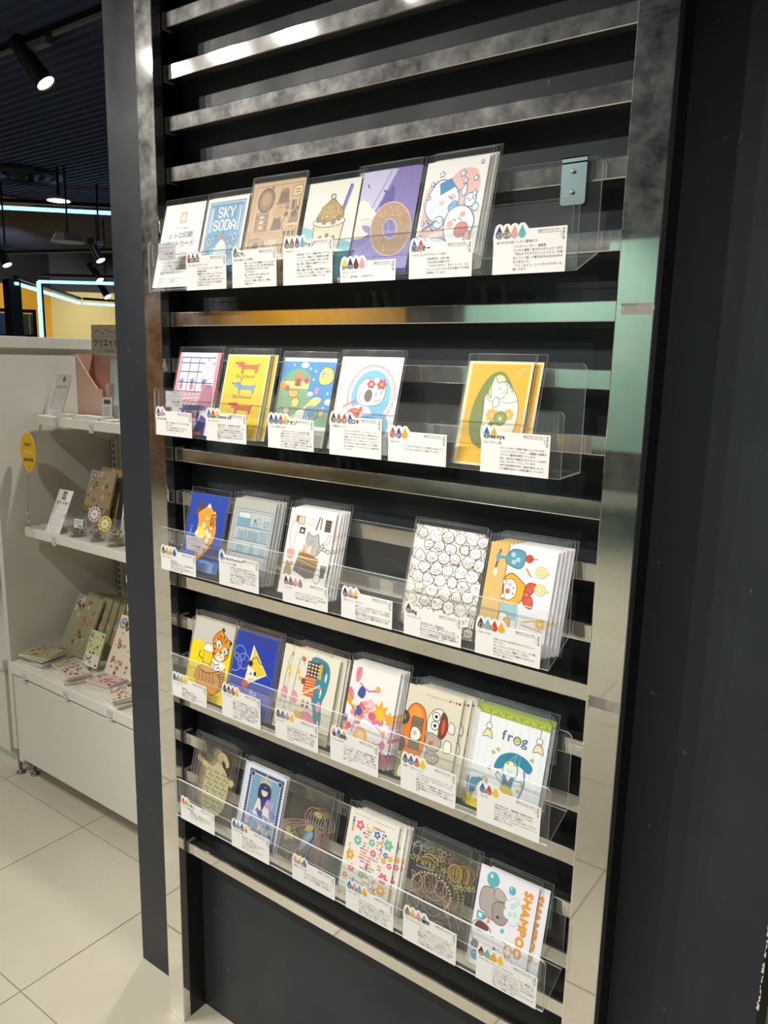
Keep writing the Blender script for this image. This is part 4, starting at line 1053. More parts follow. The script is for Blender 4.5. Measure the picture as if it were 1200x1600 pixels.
def art_reptile():   # outline print on clear film
    a = Art(); B = '#b9b48c'; E = '#b98a6a'
    body = [(22, 36), (20, 64), (22, 90), (20, 100), (10, 104), (10, 112), (20, 112), (32, 108), (42, 112), (48, 122), (46, 132), (54, 140), (66, 138), (76, 128), (78, 120), (72, 116), (68, 124), (60, 126), (62, 116), (72, 108), (82, 96), (92, 98), (98, 92), (92, 84), (86, 86), (86, 66), (82, 40), (72, 24), (58, 14), (44, 14), (30, 24)]
    a.blob(body, B, E, 1.4)
    for j in range(8):
        y = 98 - 9 * j
        for i in range(3):
            x = 28 + 20 * i + (6 if j % 2 else 0); a.curve([(x - 4, y), (x, y + 4), (x + 5, y), (x + 9, y + 3)], 1.6, '#6d6a48')
    for k in range(5): a.curve([(50, 120 + 3 * k), (56, 117 + 4 * k), (62, 122 + 3 * k)], 1, '#6d6a48')
    a.ell(62, 122, 3.4, 2.4, '#3a3326'); a.curve([(30, 34), (40, 26), (54, 32), (70, 28)], 1.3, '#6d6a48'); a.curve([(34, 44), (50, 52), (66, 42)], 1, '#8a855c'); a.ell(60, 30, 1.6, None, '#6d6a48')
    a.text('iro iro no ikimono', 6, 4, 5, '#77745f')
    return a
def art_poster():
    a = Art(); r = random.Random(31); N = '#3a4878'
    a.rect(0, 0, 100, 148, '#dde2ea'); a.rect(9, 8, 93, 140, '#3f5488'); a.rect(13, 12, 89, 136, '#e6e4d2'); a.rect(15, 14, 87, 134, '#8fb4c8')
    a.k += 1; a.hold = True
    for k in range(24): a.ell(9, 10 + 5.5 * k, 2.6, None, N, n=8); a.ell(93, 10 + 5.5 * k, 2.6, None, N, n=8)
    for k in range(15): a.ell(10 + 5.9 * k, 8, 2.6, None, N, n=8); a.ell(10 + 5.9 * k, 140, 2.6, None, N, n=8)
    a.hold = False
    for k in range(7): a.rect(16 + 3 * k, 60, 17.6 + 3 * k, 134, '#6f9db8'); a.rect(68 + 3 * k, 60, 69.4 + 3 * k, 134, '#6f9db8')
    for (x, y) in ((16, 133), (86, 133), (16, 15), (86, 15)): a.oell(x, y, 5, 5, '#2f4070', '#dfe4ea', 1)
    a.poly([(48, 128), (54, 128), (52, 146)], '#cfc49a'); a.blob([(38, 122), (44, 128), (58, 128), (64, 122), (52, 118)], '#cdbf94')
    a.blob([(36, 96), (38, 118), (52, 124), (66, 118), (68, 98), (60, 92), (44, 92)], '#2e3560'); a.ell(52, 108, 8, 9, '#e6ddcc'); face(a, 52, 108, 1.4, N); a.poly([(40, 116), (64, 116), (60, 110), (44, 110)], '#2e3560')
    a.poly([(38, 92), (66, 92), (74, 60), (30, 60)], '#e4dfd8'); a.poly([(44, 92), (60, 92), (52, 70)], '#3a4270'); a.poly([(56, 82), (80, 76), (78, 94), (62, 98)], '#9a8ac0')
    for k in range(4): a.line([(60 + 5 * k, 80), (61 + 5 * k, 94)], 1.2, '#e6e2ee')
    cols = ['#9c94c8', '#c5c0e0', '#7f86c0', '#e6e2ec', '#5a68a8', '#d8d2a8']
    for k in range(46):
        x, y = r.uniform(18, 85), r.uniform(16, 72); q = r.uniform(3, 7.5)
        a.blob([(x + q * r.uniform(.6, 1.1) * math.cos(2 * PI * i / 6), y + q * r.uniform(.6, 1.1) * math.sin(2 * PI * i / 6)) for i in range(6)], r.choice(cols), r.choice([None, '#6a6aa8']), .6)
    a.text('II', 52, 34, 14, '#efeef4', 'C', .3)
    return a
def art_jelly():
    a = Art(); Pk = '#b98a86'; r = random.Random(32)
    a.blob([(50, 92), (48, 104), (56, 116), (72, 120), (88, 112), (96, 96), (94, 86), (84, 84), (70, 88), (58, 88)], None, Pk, 1.3)
    for k in range(7): a.curve([(54 + 6 * k, 94 - .5 * k), (56 + 6 * k, 104), (60 + 5.5 * k, 112 - k)], 1.6, '#8a8a80'); a.ell(55 + 6 * k, 93 - .4 * k, 2.6, 3.4, '#7e8078')
    a.blob([(66, 108), (72, 116), (84, 112), (80, 104)], '#a8a468'); a.blob([(52, 74), (58, 86), (70, 86), (66, 76)], '#aca86a'); a.blob([(46, 40), (54, 66), (64, 78), (72, 70), (64, 54), (54, 40)], '#8098a8'); a.curve([(50, 40), (60, 62), (70, 76)], 1.4, '#b8c4cc')
    for k in range(4): a.curve([(56, 90 - 2 * k), (30, 86 - 5 * k), (4, 74 - 9 * k), (0, 50 - 9 * k)], 1.2, Pk)
    for k in range(5): a.curve([(76 + 3 * k, 84), (78 + 2.4 * k, 60), (72 + 5 * k, 34), (78 + 3 * k, 6)], 1.2, Pk)
    for k in range(5): a.curve([(20 + 9 * k, 4), (28 + 8 * k, 22), (36 + 7 * k, 40)], 1.1, '#8f9096')
    for (x, y) in ((16, 60), (24, 52), (14, 46)): a.blob([(x - 5, y - 4), (x - 4, y + 6), (x + 3, y + 8), (x + 6, y - 2)], '#a09f6a')
    for (x, y) in ((44, 28), (14, 24), (60, 16)): a.blob([(x - 8, y - 5), (x - 4, y + 6), (x + 6, y + 8), (x + 8, y - 3)], None, '#9a9aa0', 1)
    return a
def art_stickers():
    a = Art(); r = random.Random(33)
    P5 = ['#e0708c', '#5b78b8', '#6fbab0', '#e8b03e', '#e79a50', '#e4607a']
    a.rect(0, 0, 100, 148, '#efebdf'); a.rect(8, 140, 44, 140.8, '#a89a7a'); a.rect(50, 140, 92, 140.8, '#a89a7a')
    big = [(24, 124, 9, '#e0708c'), (60, 120, 7, '#5b78b8'), (84, 112, 10, '#74bdb2'), (24, 98, 9, '#74bdb2'), (52, 104, 7, '#74bdb2'), (58, 88, 7, '#e0708c'), (14, 70, 9, '#e8b03e'), (82, 94, 5.5, '#5b78b8'), (92, 92, 5.5, '#e8b03e'), (80, 84, 5.5, '#e8b03e'), (92, 80, 5.5, '#e0708c'), (84, 56, 10, '#e0708c'), (20, 50, 7.5, '#e0708c'), (42, 46, 7.5, '#74bdb2'), (84, 36, 10, '#e8b03e'), (28, 24, 12, '#6a9fce'), (58, 22, 7, '#5b9cc8'), (52, 12, 6, '#74bdb2'), (10, 34, 5.5, '#e79a50'), (86, 18, 6, '#e79a50')]
    for (x, y, q, c) in big: a.flower(x, y, q, c, r.choice(['#f4e6c0', '#e8d05a', '#f4efe4']), r.choice([5, 6, 8]))
    a.k += 1; a.hold = True
    for i in range(12):
        for j in range(22):
            x, y = 34 + i * 4.2, 130 - j * 5.2
            if any((x - b[0]) ** 2 + (y - b[1]) ** 2 < (b[2] + 3) ** 2 for b in big) or r.random() < .3: continue
            if x > 76: continue
            q = r.uniform(1.1, 1.9); c = r.choice(P5)
            if r.random() < .5: a.ell(x, y, q, None, c, n=8)
            else: a.rect(x - q, y - q, x + q, y + q, c)
    for k in range(5): a.ell(10, 132 - 5 * k, 2.6, None, P5[k], n=8); a.ell(50, 66 - 5 * k, 2.6, None, P5[k], n=8)
    a.hold = False
    for x, y0 in ((10, 60), (72, 86), (72, 6)):
        a.curve([(x + 2 * (-1) ** k, y0 + 5 * k) for k in range(7)], 1.3, r.choice(P5))
    return a
def art_party():
    a = Art(); Pk = '#b5948a'; Yl = '#c4bc7a'; O = '#b99a5a'
    for p in ([(6, 124), (10, 136), (18, 134), (18, 120), (10, 116)], [(4, 130), (14, 140), (20, 134)]): a.blob(p, None, '#8fa4b0', 1)
    a.star(24, 132, 6, None, out=Yl); a.star(8, 112, 5, None, out=Yl); a.curve([(26, 122), (36, 127), (48, 124), (52, 116)], 1.2, Yl); a.curve([(24, 118), (36, 122), (48, 118)], 1.2, Yl)
    a.text('Party', 14, 106, 15, O, rot=.03, bold=.12); a.line([(16, 102), (46, 104)], 1.4, '#8fa4b0')
    for (x, y) in ((52, 138), (58, 128), (60, 136), (54, 126)): a.oell(x, y, 3.4, 4, None, Pk, 1)
    a.oell(82, 116, 12, 13, None, O, 1.4)
    for k in range(5): a.oell(82, 116, 12 * abs(math.cos(.3 + .5 * k)), 13, None, O, .8); a.line([(71, 108 + 4 * k), (93, 108 + 4 * k)], .8, O)
    a.star(64, 112, 5, None, 4, .3, out=Yl)
    for (x, y) in ((92, 102), (88, 96), (96, 98)): a.star(x, y, 4, None, out=Yl)
    a.k += 1; a.hold = True
    for k in range(20):
        t = PI * .95 - PI * 1.15 * k / 19; a.ell(48 + 34 * math.cos(t), 74 + 26 * math.sin(t), 1.8, None, Yl, n=7)
    for k in range(9): a.ell(26 + 6 * k, 30 - 1.2 * k, 1.6, None, '#9fb0b8', n=7)
    a.hold = False
    for p in ([(36, 78), (34, 94), (48, 100), (56, 90), (52, 74), (42, 70)], [(54, 78), (58, 94), (70, 92), (74, 78), (64, 70)], [(14, 66), (14, 84), (26, 90), (32, 78), (26, 66)], [(10, 44), (14, 60), (28, 60), (30, 42), (20, 36)]): a.blob(p, None, Pk, 1.4)
    for p in ([(30, 78), (38, 66), (56, 62), (72, 70), (84, 60)], [(34, 60), (40, 44), (58, 38), (70, 48)], [(70, 70), (82, 48), (90, 34)], [(14, 84), (10, 92), (18, 90)], [(60, 30), (72, 34), (80, 24)]): a.curve(p, 1.3, Pk)
    face(a, 45, 84, 1.8, Pk); face(a, 64, 82, 1.8, Pk); face(a, 22, 78, 1.6, Pk); a.oell(80, 54, 4, 8, None, O, 1.2, .5)
    a.blob([(36, 16), (44, 28), (58, 26), (62, 14), (48, 8)], None, '#b58ab0', 1.1); a.text('sweet', 20, 18, 8, '#b58ab0', rot=-.1)
    return a
def art_shampoo():
    a = Art(); O = '#e9a132'; G = '#6a615c'; T = '#62b4bc'
    a.rect(0, 0, 100, 148, '#eceaf0')
    for (x, y, q) in ((24, 132, 11), (58, 128, 6), (14, 14, 7), (52, 66, 3.4), (40, 22, 4)): a.ell(x, y, q, q * 1.05, T); a.ell(x - q * .3, y + q * .4, q * .22, q * .3, '#d4ecee')
    a.blob([(10, 84), (6, 100), (10, 116), (26, 120), (44, 114), (50, 98), (46, 86), (52, 78), (44, 74), (24, 76), (18, 82)], '#b5aaa4', G, 1.2)
    a.blob([(34, 76), (30, 92), (34, 102), (50, 104), (58, 90), (54, 76), (44, 72)], '#a89c96', G, 1.2); a.blob([(30, 108), (32, 122), (44, 120), (52, 110), (42, 106)], '#bdb3ad', G, 1); face(a, 44, 84, 1.5, '#3a302c'); a.ell(41, 82, 2.4, 2, '#3a302c')
    def foam(cx, cy, s):
        for (dx, dy, q) in ((0, 12, 8), (8, 6, 8), (9, -5, 8), (2, -13, 8), (-7, -6, 8), (-7, 6, 8), (1, 0, 10)): a.oell(cx + dx * s, cy + dy * s, q * s, q * s, '#dbe6ea', '#a9c2ca', .7)
        for (dx, dy, q) in ((0, 12, 6.6), (8, 6, 6.6), (9, -5, 6.6), (2, -13, 6.6), (-7, -6, 6.6), (-7, 6, 6.6), (1, 0, 10)): a.ell(cx + dx * s, cy + dy * s, q * s, None, '#e4edef')
        for (dx, dy) in ((-2, 6), (4, -4), (2, 10), (-4, -6)): a.oell(cx + dx * s, cy + dy * s, 2.6 * s, 3 * s, '#d5e8ee', '#8fb8c8', .7)
    foam(64, 100, 1.0); foam(62, 20, .95); foam(30, 36, .6)
    a.rect(6, 68, 18, 80, T); a.rect(9, 71, 15, 77, '#eceaf0'); a.poly([(18, 70), (24, 74), (18, 78)], '#4a9aa4'); a.poly([(24, 66), (30, 70), (26, 76)], O)
    a.blob([(4, 40), (2, 58), (12, 66), (30, 62), (36, 52), (52, 54), (62, 48), (60, 40), (64, 34), (56, 28), (44, 24), (30, 30), (16, 26)], '#efeef0', G, 1.2); a.blob([(6, 54), (10, 64), (24, 64), (30, 58), (18, 52)], '#6b4a3a', G, .9); face(a, 48, 38, 1.5, '#3a302c'); a.ell(44, 36, 2.4, 2, '#3a302c'); a.blob([(6, 26), (8, 36), (16, 34), (16, 26)], '#8a8078', G, .9)
    a.oell(66, 42, 6, 8, None, '#e7b25a', 2); a.star(6, 28, 4, None, 4, .3, out=G)
    a.k += 1
    # hand-lettered word running down the right edge
    a.text('SHAMPOO', 79, 137, 18, O, rot=-PI / 2 - 0.04, bold=1.1, spacing=1.0, sx=1.12)
    return a

ARTS = {}
def art(name):
    if name not in ARTS: ARTS[name] = globals()['art_' + name]()
    return ARTS[name]

# ================================================================== CARD STACKS IN THE TRAYS
TILT = math.radians(15)
def sleeve_mesh(w, h, t=0.0013):
    bm = bmesh.new()
    nx, nz = 6, 8
    rnd = random.Random(int(w * 1e5))
    for s in (-1, 1):
        V = [[bm.verts.new(((i / nx - .5) * w, s * t, j / nz * h)) for i in range(nx + 1)] for j in range(nz + 1)]
        for j in range(nz):
            for i in range(nx):
                bm.faces.new((V[j][i], V[j][i + 1], V[j + 1][i + 1], V[j + 1][i]))
        for i in range(nx + 1):          # the empty flap above the card is pressed flat
            V[nz][i].co.y = s * 0.0004
    bmesh.ops.remove_doubles(bm, verts=bm.verts, dist=1e-6)
    e = 0.0004            # pale strips at sides and top edge imitate the film's glossy outline
    nb = len(bm.faces)
    add_box(bm, -w / 2 - e, -w / 2, -t * .5, t * .5, 0, h); add_box(bm, w / 2, w / 2 + e, -t * .5, t * .5, 0, h); add_box(bm, -w / 2, w / 2, -.0004, .0004, h, h + e)
    bm.faces.ensure_lookup_table()
    for f in bm.faces[nb:]: f.material_index = 1
    return bm_mesh(bm, 'sleeve', True)

def card_proto(artname, w, h, film=False, sheet_h=None):
    A = art(artname)
    A.STEP = min(7e-6, 0.0006 / max(A.k, 1))
    root = obj('postcard', None)
    bm = bmesh.new()
    add_box(bm, -w / 2, w / 2, -0.00045, 0.00045, 0.001, h)
    sh = obj('card_sheet', bm_mesh(bm, 'card_sheet'), film_mat if film else paper, root)
    obj('printed_artwork', A.mesh(w, h - 0.001), None, sh, (0, 0, 0.001))
    obj('sleeve', sleeve_mesh(w + 0.007, h + 0.011), [sleeve_mat, sleeve_edge], root)
    return root

# tray, art, x0, x1 of the front card, z of its top, offsets of the copies behind, film?, name, description
S_ = [
 (0, 'info', .026, .138, 1.834, [], 0, 'notice_card', 'white notice sheet with black Japanese headline'),
 (0, 'sky', .145, .250, 1.834, [-.003, .002], 0, 'postcard', 'blue postcard with white pixel lettering and a soda glass'),
 (0, 'brown', .260, .378, 1.848, [-.005, -.009, -.013], 0, 'sticker_sheet', 'tan sheet of brown cafe dessert drawings'),
 (0, 'parfait', .389, .496, 1.835, [.004], 0, 'postcard', 'cream and teal postcard of a parfait with a purple straw'),
 (0, 'donut', .500, .609, 1.840, [-.007, -.012], 0, 'postcard', 'purple postcard of a hand holding a brown ring doughnut'),
 (0, 'onigiri', .618, .721, 1.840, [.004, .008, .010], 0, 'postcard', 'white and pink postcard of rice balls outlined in blue'),
 (1, 'room', .055, .171, 1.562, [.003], 0, 'postcard', 'pink and violet postcard of a gridded window room'),
 (1, 'dachs', .190, .298, 1.560, [.004, .014], 0, 'postcard', 'yellow postcard with four rows of dachshunds'),
 (1, 'island', .342, .452, 1.556, [-.008, -.014, -.018], 0, 'postcard', 'blue postcard of a green island with a yellow fish'),
 (1, 'heart', .471, .586, 1.560, [-.008, -.013], 0, 'postcard', 'white postcard with a pale blue shape in red looped edging'),
 (1, 'goldcat', .706, .807, 1.557, [-.004, .012], 0, 'postcard', 'golden postcard of a white cat curled inside a green fruit'),
 (2, 'bear', .082, .187, 1.290, [], 0, 'postcard', 'deep blue postcard of an orange bear shaped like a mountain'),
 (2, 'shelfcard', .204, .312, 1.293, [.006, .012, .016], 0, 'postcard', 'silver grey postcard printed with a blue bookshelf'),
 (2, 'catbag', .349, .454, 1.293, [.007, .012, .017, .021], 0, 'postcard', 'white postcard of a grey cat in a basket with small belongings'),
 (2, 'monsters', .624, .748, 1.296, [-.006, -.010], 0, 'postcard', 'white postcard crowded with brown outlined doodle monsters'),
 (2, 'ribbon', .754, .862, 1.293, [.006, .011, .016, .020], 0, 'postcard', 'pale lilac postcard with a sideways blonde girl and red ribbon'),
 (3, 'tiger', .084, .198, 1.028, [-.004, -.007, .004], 0, 'postcard', 'yellow postcard of a tiger lifting a beer mug'),
 (3, 'cheese', .205, .314, 1.030, [.004, .007], 0, 'postcard', 'dark blue postcard of a yellow cheese triangle with a face'),
 (3, 'river', .356, .465, 1.029, [-.026, .012, .016], 0, 'postcard', 'cream postcard of houses beside a teal river'),
 (3, 'flowers', .493, .594, 1.038, [.006, .010, .014], 0, 'postcard', 'white postcard overflowing with pink and orange flowers'),
 (3, 'pumpkin', .614, .718, 1.028, [.014, .022, .027, .031], 0, 'postcard', 'beige postcard of an orange pumpkin car turned sideways'),
 (3, 'frog', .750, .868, 1.030, [-.006, -.010, .004], 0, 'postcard', 'white and green postcard lettered frog with a leaf umbrella'),
 (4, 'reptile', .092, .202, .756, [-.012, -.022], 1, 'film_card', 'clear film card printed with a pale scaly animal'),
 (4, 'poster', .230, .335, .752, [-.009, .003], 0, 'postcard', 'blue bordered postcard of a dark haired figure among lilac shapes'),
 (4, 'jelly', .342, .450, .754, [.010, .016], 1, 'film_card', 'clear film card printed with a pink outlined jellyfish'),
 (4, 'stickers', .494, .602, .756, [.014, .020, .024], 0, 'sticker_sheet', 'cream sheet of small multicoloured flower stickers'),
 (4, 'party', .628, .740, .757, [.014, .020], 1, 'film_card', 'clear film card with party animals in pink and gold outline'),
 (4, 'shampoo', .764, .866, .757, [.018], 0, 'postcard', 'white postcard of bathing animals with orange sideways lettering'),
]
for (t, an, x0, x1, zt, offs, film, nm, desc) in S_:
    wd = x1 - x0
    yb = -0.0600
    zb = tray_floor_z(t, yb) + 0.0012
    hh = (zt - zb) / math.cos(TILT) - 0.004
    pr = card_proto(an, wd, hh, bool(film))
    pr.name = nm
    pr.location = ((x0 + x1) / 2, yb, zb)
    pr.rotation_euler = (-TILT, 0, 0)
    tag(pr, desc + (', foremost of stack' if offs else ', standing alone'), 'card' if nm != 'sticker_sheet' else 'stickers', 'cards in the acrylic trays')
    for i, dx in enumerate(offs):
        c = copy_tree(pr)
        yy = yb + 0.0031 * (i + 1)
        c.location = ((x0 + x1) / 2 + dx, yy, tray_floor_z(t, yy) + 0.0012)
        c.rotation_euler = (-TILT + 0.004 * i, random.uniform(-0.008, 0.008), 0)
        tag(c, ['second', 'third', 'fourth', 'fifth'][i] + ' in its stack, ' + desc, None, 'cards in the acrylic trays')
# the notice sheet stands in a stiff clear holder that sticks out of the tray

# ================================================================== INFO CARDS ON THE TRAY FRONTS
DC = dict(r='#d2452f', b='#2f6fb0', o='#8a6c34', n='#2a2f70', k='#3a2a24', y='#ecc93a', p='#e79aa4', t='#5fb3b0', v='#5a4c9c', a='#eeaa2c', g='#8f8c86', w='#5c3e28', s='#59b4e0')
EN = {'r': 'red', 'b': 'blue', 'o': 'olive', 'n': 'navy', 'k': 'black', 'y': 'yellow', 'p': 'pink', 't': 'teal', 'v': 'violet', 'a': 'amber', 'g': 'grey', 'w': 'brown', 's': 'light blue'}
# tray, x0, height mm, drops, name, subtitle, body lines, neighbour wording
I_ = [
 (0, .140, 58, 'rbo', '国立和正', 'SKY SODA スカイソーダ', ['ドットイラストレーター。懐かしさと', '爽快感を表現。', '純喫茶やレトロなゲーム、クリームソ', 'ーダなどをテーマに描いています。', '「大切な時間、懐かしいあのひとときを」', '思い出していただけるような作品を', '作り続けています。'], 'blue soda card'),
 (0, .259, 61, 'w', 'おにや。', '幸せを運ぶレトロ喫茶', ['懐しいようで今の雰囲気、ちょっとだけ', '昔めく日々のような、食べ物の絵を描い', 'て大切な想いをイラストに込めて', 'いております。', '持って包んだらほっと幸せになる、', '「フワッ」とした気持ち、', 'ほんのり「旅情」を感じる、手軽に', 'を贈ります。'], 'tan dessert sheet'),
 (0, .378, 68, 'wovt', 'フローレンスウォン', 'ラビオリ', ['香港出身、ロンドン藝術大学にてイラス', 'トレーター。京都にて、印刷博士を取得。', 'アニメーションの制作、広告・本の装', '画、絵本、国内外の雑誌でイラストレー', 'ターとして活躍中。', '動物、植物、食べ物、日常の風景からイン', 'スピレーションを得て、かわいくて遊び', '心のあるイラストを制作しています。'], 'parfait card'),
 (0, .498, 30, 'ynwp', 'ponnu', '恋とドーナツ', ['ずっと、絵を描くことが好きです'], 'purple doughnut card'),
 (0, .626, 48, 'br', '相沢まー', 'スキサンおにぎりブラザーズ〜鈴木〜', ['大阪府在住・2児の母。', 'スキがあれば描きます。', '「スキをカタチに」をモットーに、心に', 'ちょっとしたトキメキをお届けする作品', 'を制作しています。'], 'rice ball card'),
 (0, .762, 56, 'nopt', 'タワシ', 'あなたをお祝いしたい動物たち', ['イラストレーター・漫画家。', 'エッセイ漫画「生きるのがしんどい女が', '「死ぬまでにやりたいことリスト」を消', '化していく話」の単行本がKADOKAWA', 'から出ました。', '「うんこわんこ」というキャラクターも', '描いてます。'], 'bare tray end'),
 (1, .040, 47, 'np', 'ハルカ', '夢を飾る部屋', ['描いても飾れるやさしいイラストを描', 'いています。', 'ポップな色を組合せ、エッセンスと', 'なる絵が描けたら嬉しいです。'], 'pink and violet room card'),
 (1, .184, 52, 'bry', 'Atelier Ozawa Lili', 'ダックスフンド', ['大阪に生まれ、京都芸術大学卒業し', 'てデザイナー、イラストレーター。犬と', 'いろいろな動物が主役の作品を描く。', '鳥と花柄とバッグが大好きでアナログ', '版画やアニメーションも制作している。', '植物や犬の行動を描いているのが良い', 'です。'], 'yellow dachshund card'),
 (1, .341, 52, 'nbry', 'オオカミのアオン', 'アオンは夢のなか', ['「オオカミのアオン」は2021年に誕生し', '世界へスタートしたキャラクターです。', '現在ではイベントやオンラインショップな', 'どで、やさしくおかしな世界をお届け。', 'ほかにもアオンに出会える商品がたくさ', 'ん、季節とともに展開、ぜひその前に絵', 'を、SNSなどでも楽しんでください。'], 'blue island card'),
 (1, .479, 62, 'worb', 'コバヤシヒロキ', 'お電話もしもし', ['グラフィックデザイナー・イラストレーター。', 'イラストを活かしたデザイン制作を中心に', '活動し、キャラクターデザインも手がける。', '犬がモチーフの「コロソジュア」をメイン', 'キャラクターにHK STOREとしても活動。', '思わず日常が嬉しくてたまらなくなるような雑貨を制作', 'している。'], 'card in red looped edging'),
 (1, .596, 47, 'rva', 'てのり', 'ayu cosi', ['どこかアナログなよさを感じられるよう', 'なイラストをめざして描いています。'], 'gap beside the golden cat card'),
 (1, .757, 58, 'ba', 'kinekoya', 'ねこきのこ猫', ['きのこともねこの雑貨で暮らしにワキワキを。', 'というコンセプトのもと、似顔絵と雑貨や', 'イラスト雑貨を制作しています。', '地元、越川村の特産品であるきのこと大好き', 'なねこをモチーフにしています。', '大学で総合美術を学び、絵画を専攻しました。', 'その経験を生かして作家活動をしています。'], 'golden cat card'),
 (2, .041, 43, 'kayb', 'とりとり', 'まちのくまさん', ['横浜市在住', '絵本作家をめざして、日々雑貨や絵本、', '人物、イラストブックに', 'あたたかい色とやさしい世界をとどけ', 'たいと思っています。'], 'blue bear card'),
 (2, .211, 60, 'b', 'ソフトラックブックストア', 'マミーラームの本棚', ['2019年より本がある街角のイラスト', 'や、手に取りたくなる古いお話の絵本、', 'ファンタジックでここからお店が始まり', '出会える雑貨を販売しています。手作', 'りのパッケージや本棚のように楽しく', '開いてイラストを展示、ウェブの中を', 'お楽しみください。'], 'silver bookshelf card'),
 (2, .374, 43, 'wopg', 'komuru', 'ハムりす', ['かわいらしくてほっこりするイラスト', 'を、シンプルさとゆるさで、大切な世界', 'を描きながら活動しています。'], 'grey cat basket card'),
 (2, .507, 47, 'npy', 'Pureose', 'まちのこしください', ['懐かしさ、ときめきからメルヘン、ゆめか', 'わいいキャラクターと愛らしくなる世界を', '描いています。', '難病や不登校のお子様をモデルにしていま', 'すが、インスタの通販で作品でもご覧', 'いただけます。'], 'gap beside the grey cat card'),
 (2, .634, 46, 'w', 'Gullig', 'ベリうれしえ', ['1994年生まれ、新潟在住。', 'イラストレーター兼アロマブレンダー。', 'Idiomo Community Support クリエイターズ', 'マーシュミュージック(音楽団体出身)', 'マルシェ主催者(東京・京都から福岡まで', 'ハンドメイドマーケット)。'], 'doodle monster card'),
 (2, .762, 50, 'wtra', 'あいか', 'Cafe time', ['文具とおやつが大好きなイラストレー', 'ターです。', 'オリジナルのイラストでシール、メモ帳、', '消しゴム、はんこ等作ってます！', 'SNSでイラストなどを載せてますので、', 'どうぞご覧下さい。'], 'sideways ribbon girl card'),
 (3, .063, 45, 'ktay', 'あおとこ', 'ビールとトラ', ['静岡在住', '主に、動物を描きます', '自由気ままに人々を笑顔に', '動物たちが、どこか楽しそうにしてい', 'るのがひとつの目標です。'], 'tiger card'),
 (3, .212, 61, 'knry', '塩川水母', 'チーズスター', ['ねこや犬など動物が中心となるイラスト', '展開。「山の夢」「動物の動き」「宇宙の', '世界」をテーマに、独特の世界観で描く', '物語性のある作品を発表。さまざまな素材', 'をつくり、色の味わい、線の魅力で', 'ミステリーな旅や食べ物たち、空の向', 'こうまで、楽しくて不思議な世界へ', 'お連れします。'], 'blue cheese card'),
 (3, .354, 52, 'wbpy', '森永スナ', 'River life', ['デザイン系のイラストレーター。挿絵や装', '画を描く京都出身の作家です。主な', 'モチーフは川の流れと少しおかしな街、', 'ポップでカラフルな色合い、この街に', 'いるような動物たちのイラストを描い', 'ています。'], 'teal river card'),
 (3, .486, 57, 'pba', '塩と酒粕', 'I Love Mush♡', ['アート・デザインを学び、武蔵野美術大学', '2021年卒業。「食」や「動き」「植物」', 'をテーマに、イラストレーションを制作。', 'SNSでは、「夢みるもの」「飾る」を描', 'く、YouTubeもやってます。よろしくお', '願いします！'], 'pink and orange flower card'),
 (3, .636, 58, 'wbry', 'はちのこ', '陽気！はちのこカー', ['「うさぎといろいろなくだもの」をテーマに', '「もったいない」をキャラクターにした、', '描いています。', 'LINEスタンプも製作中。癒されるキャラ', 'が毎日楽しくなる絵をお届けします。', '名前は家族のイベントなどでも活動してい', 'ます。'], 'pumpkin car card'),
 (3, .778, 57, 'bry', 'hoku', 'きのか', ['1995年生まれ。植物等に関係を学び、', '現在はイラストレーターとしてSNS・', 'イベント等を通して活動中。', 'かざりつけることができる人のイラスト', 'を描いており、アナログとシルクスクリーン', '制作もしています。'], 'frog card'),
 (4, .078, 46, 'ry', 'いろこばこ', 'いろいろ動物図鑑', ['爬虫類好き。滋賀県在住のイラストレー', 'ター。動物の形と鮮やかなカラーで、', 'かわいく描いています。'], 'scaly animal film card'),
 (4, .232, 54, 'ntvy', 'ゆめのつき', '夢みるひと達', ['埼玉在住、昔懐かしい', 'かんじの、少女まんがのようなタッ', 'チで、動物たちが登場する', 'イラストを描きます。', 'かわいらしく、どこかさびしげな', '夜のイラストです。'], 'blue bordered figure card'),
 (4, .396, 46, 'pyb', 'いわさき', '動物とおさんぽ', ['めくるめく生きものと自然をモチーフに', 'クラシカルな柔らかなイラストを', '描いています。紙雑貨、子供の服など。'], 'jellyfish film card'),
 (4, .525, 51, 'bpta', 'これもじ', '日々のかけら', ['グラフィックデザイナー、挿絵家。どこか', '懐かしさを感じるモダンなパターンと', '色、花などを題材にイラストレーション', '、紙もの・ステーショナリーを作り、', '楽しい毎日のために制作している。', '暮らしの中で少しうれしくなる絵を。'], 'flower sticker sheet'),
 (4, .649, 58, 'oypt', 'ゼリンと愉快', 'Party Sweet Party', ['「ゼリンと愉快」というユニットで、イラ', 'ストレーターとデザイナーの2人組で', '動物、森たちのパーティーをモチーフに、', '紙雑貨やアクセサリー等を制作している', '「パーティー」や「贈り物」をテーマに', 'イラストを描いています。ゼリンの動物た', 'ちは陽気で愉快なキャラクターです。'], 'party animal film card'),
 (4, .790, 55, 'wtay', 'のとこ', 'もちもちシャンプーエキゾな♪', ['イラストレーターのとこです。動物たち', 'のゆるい日常をテーマに、ほっこりする', 'イラストを描いています。ステッカー、', 'ポストカード、LINEスタンプなどを制作', '中。名前を覚えて頂けると', '嬉しいです。もちもちなどうぶつたちを', 'よろしくお願いします。'], 'sideways lettered bath card'),
]
card_stock = pm('info_card_stock', '#f0efeb', 0.6)
drop_me = {}
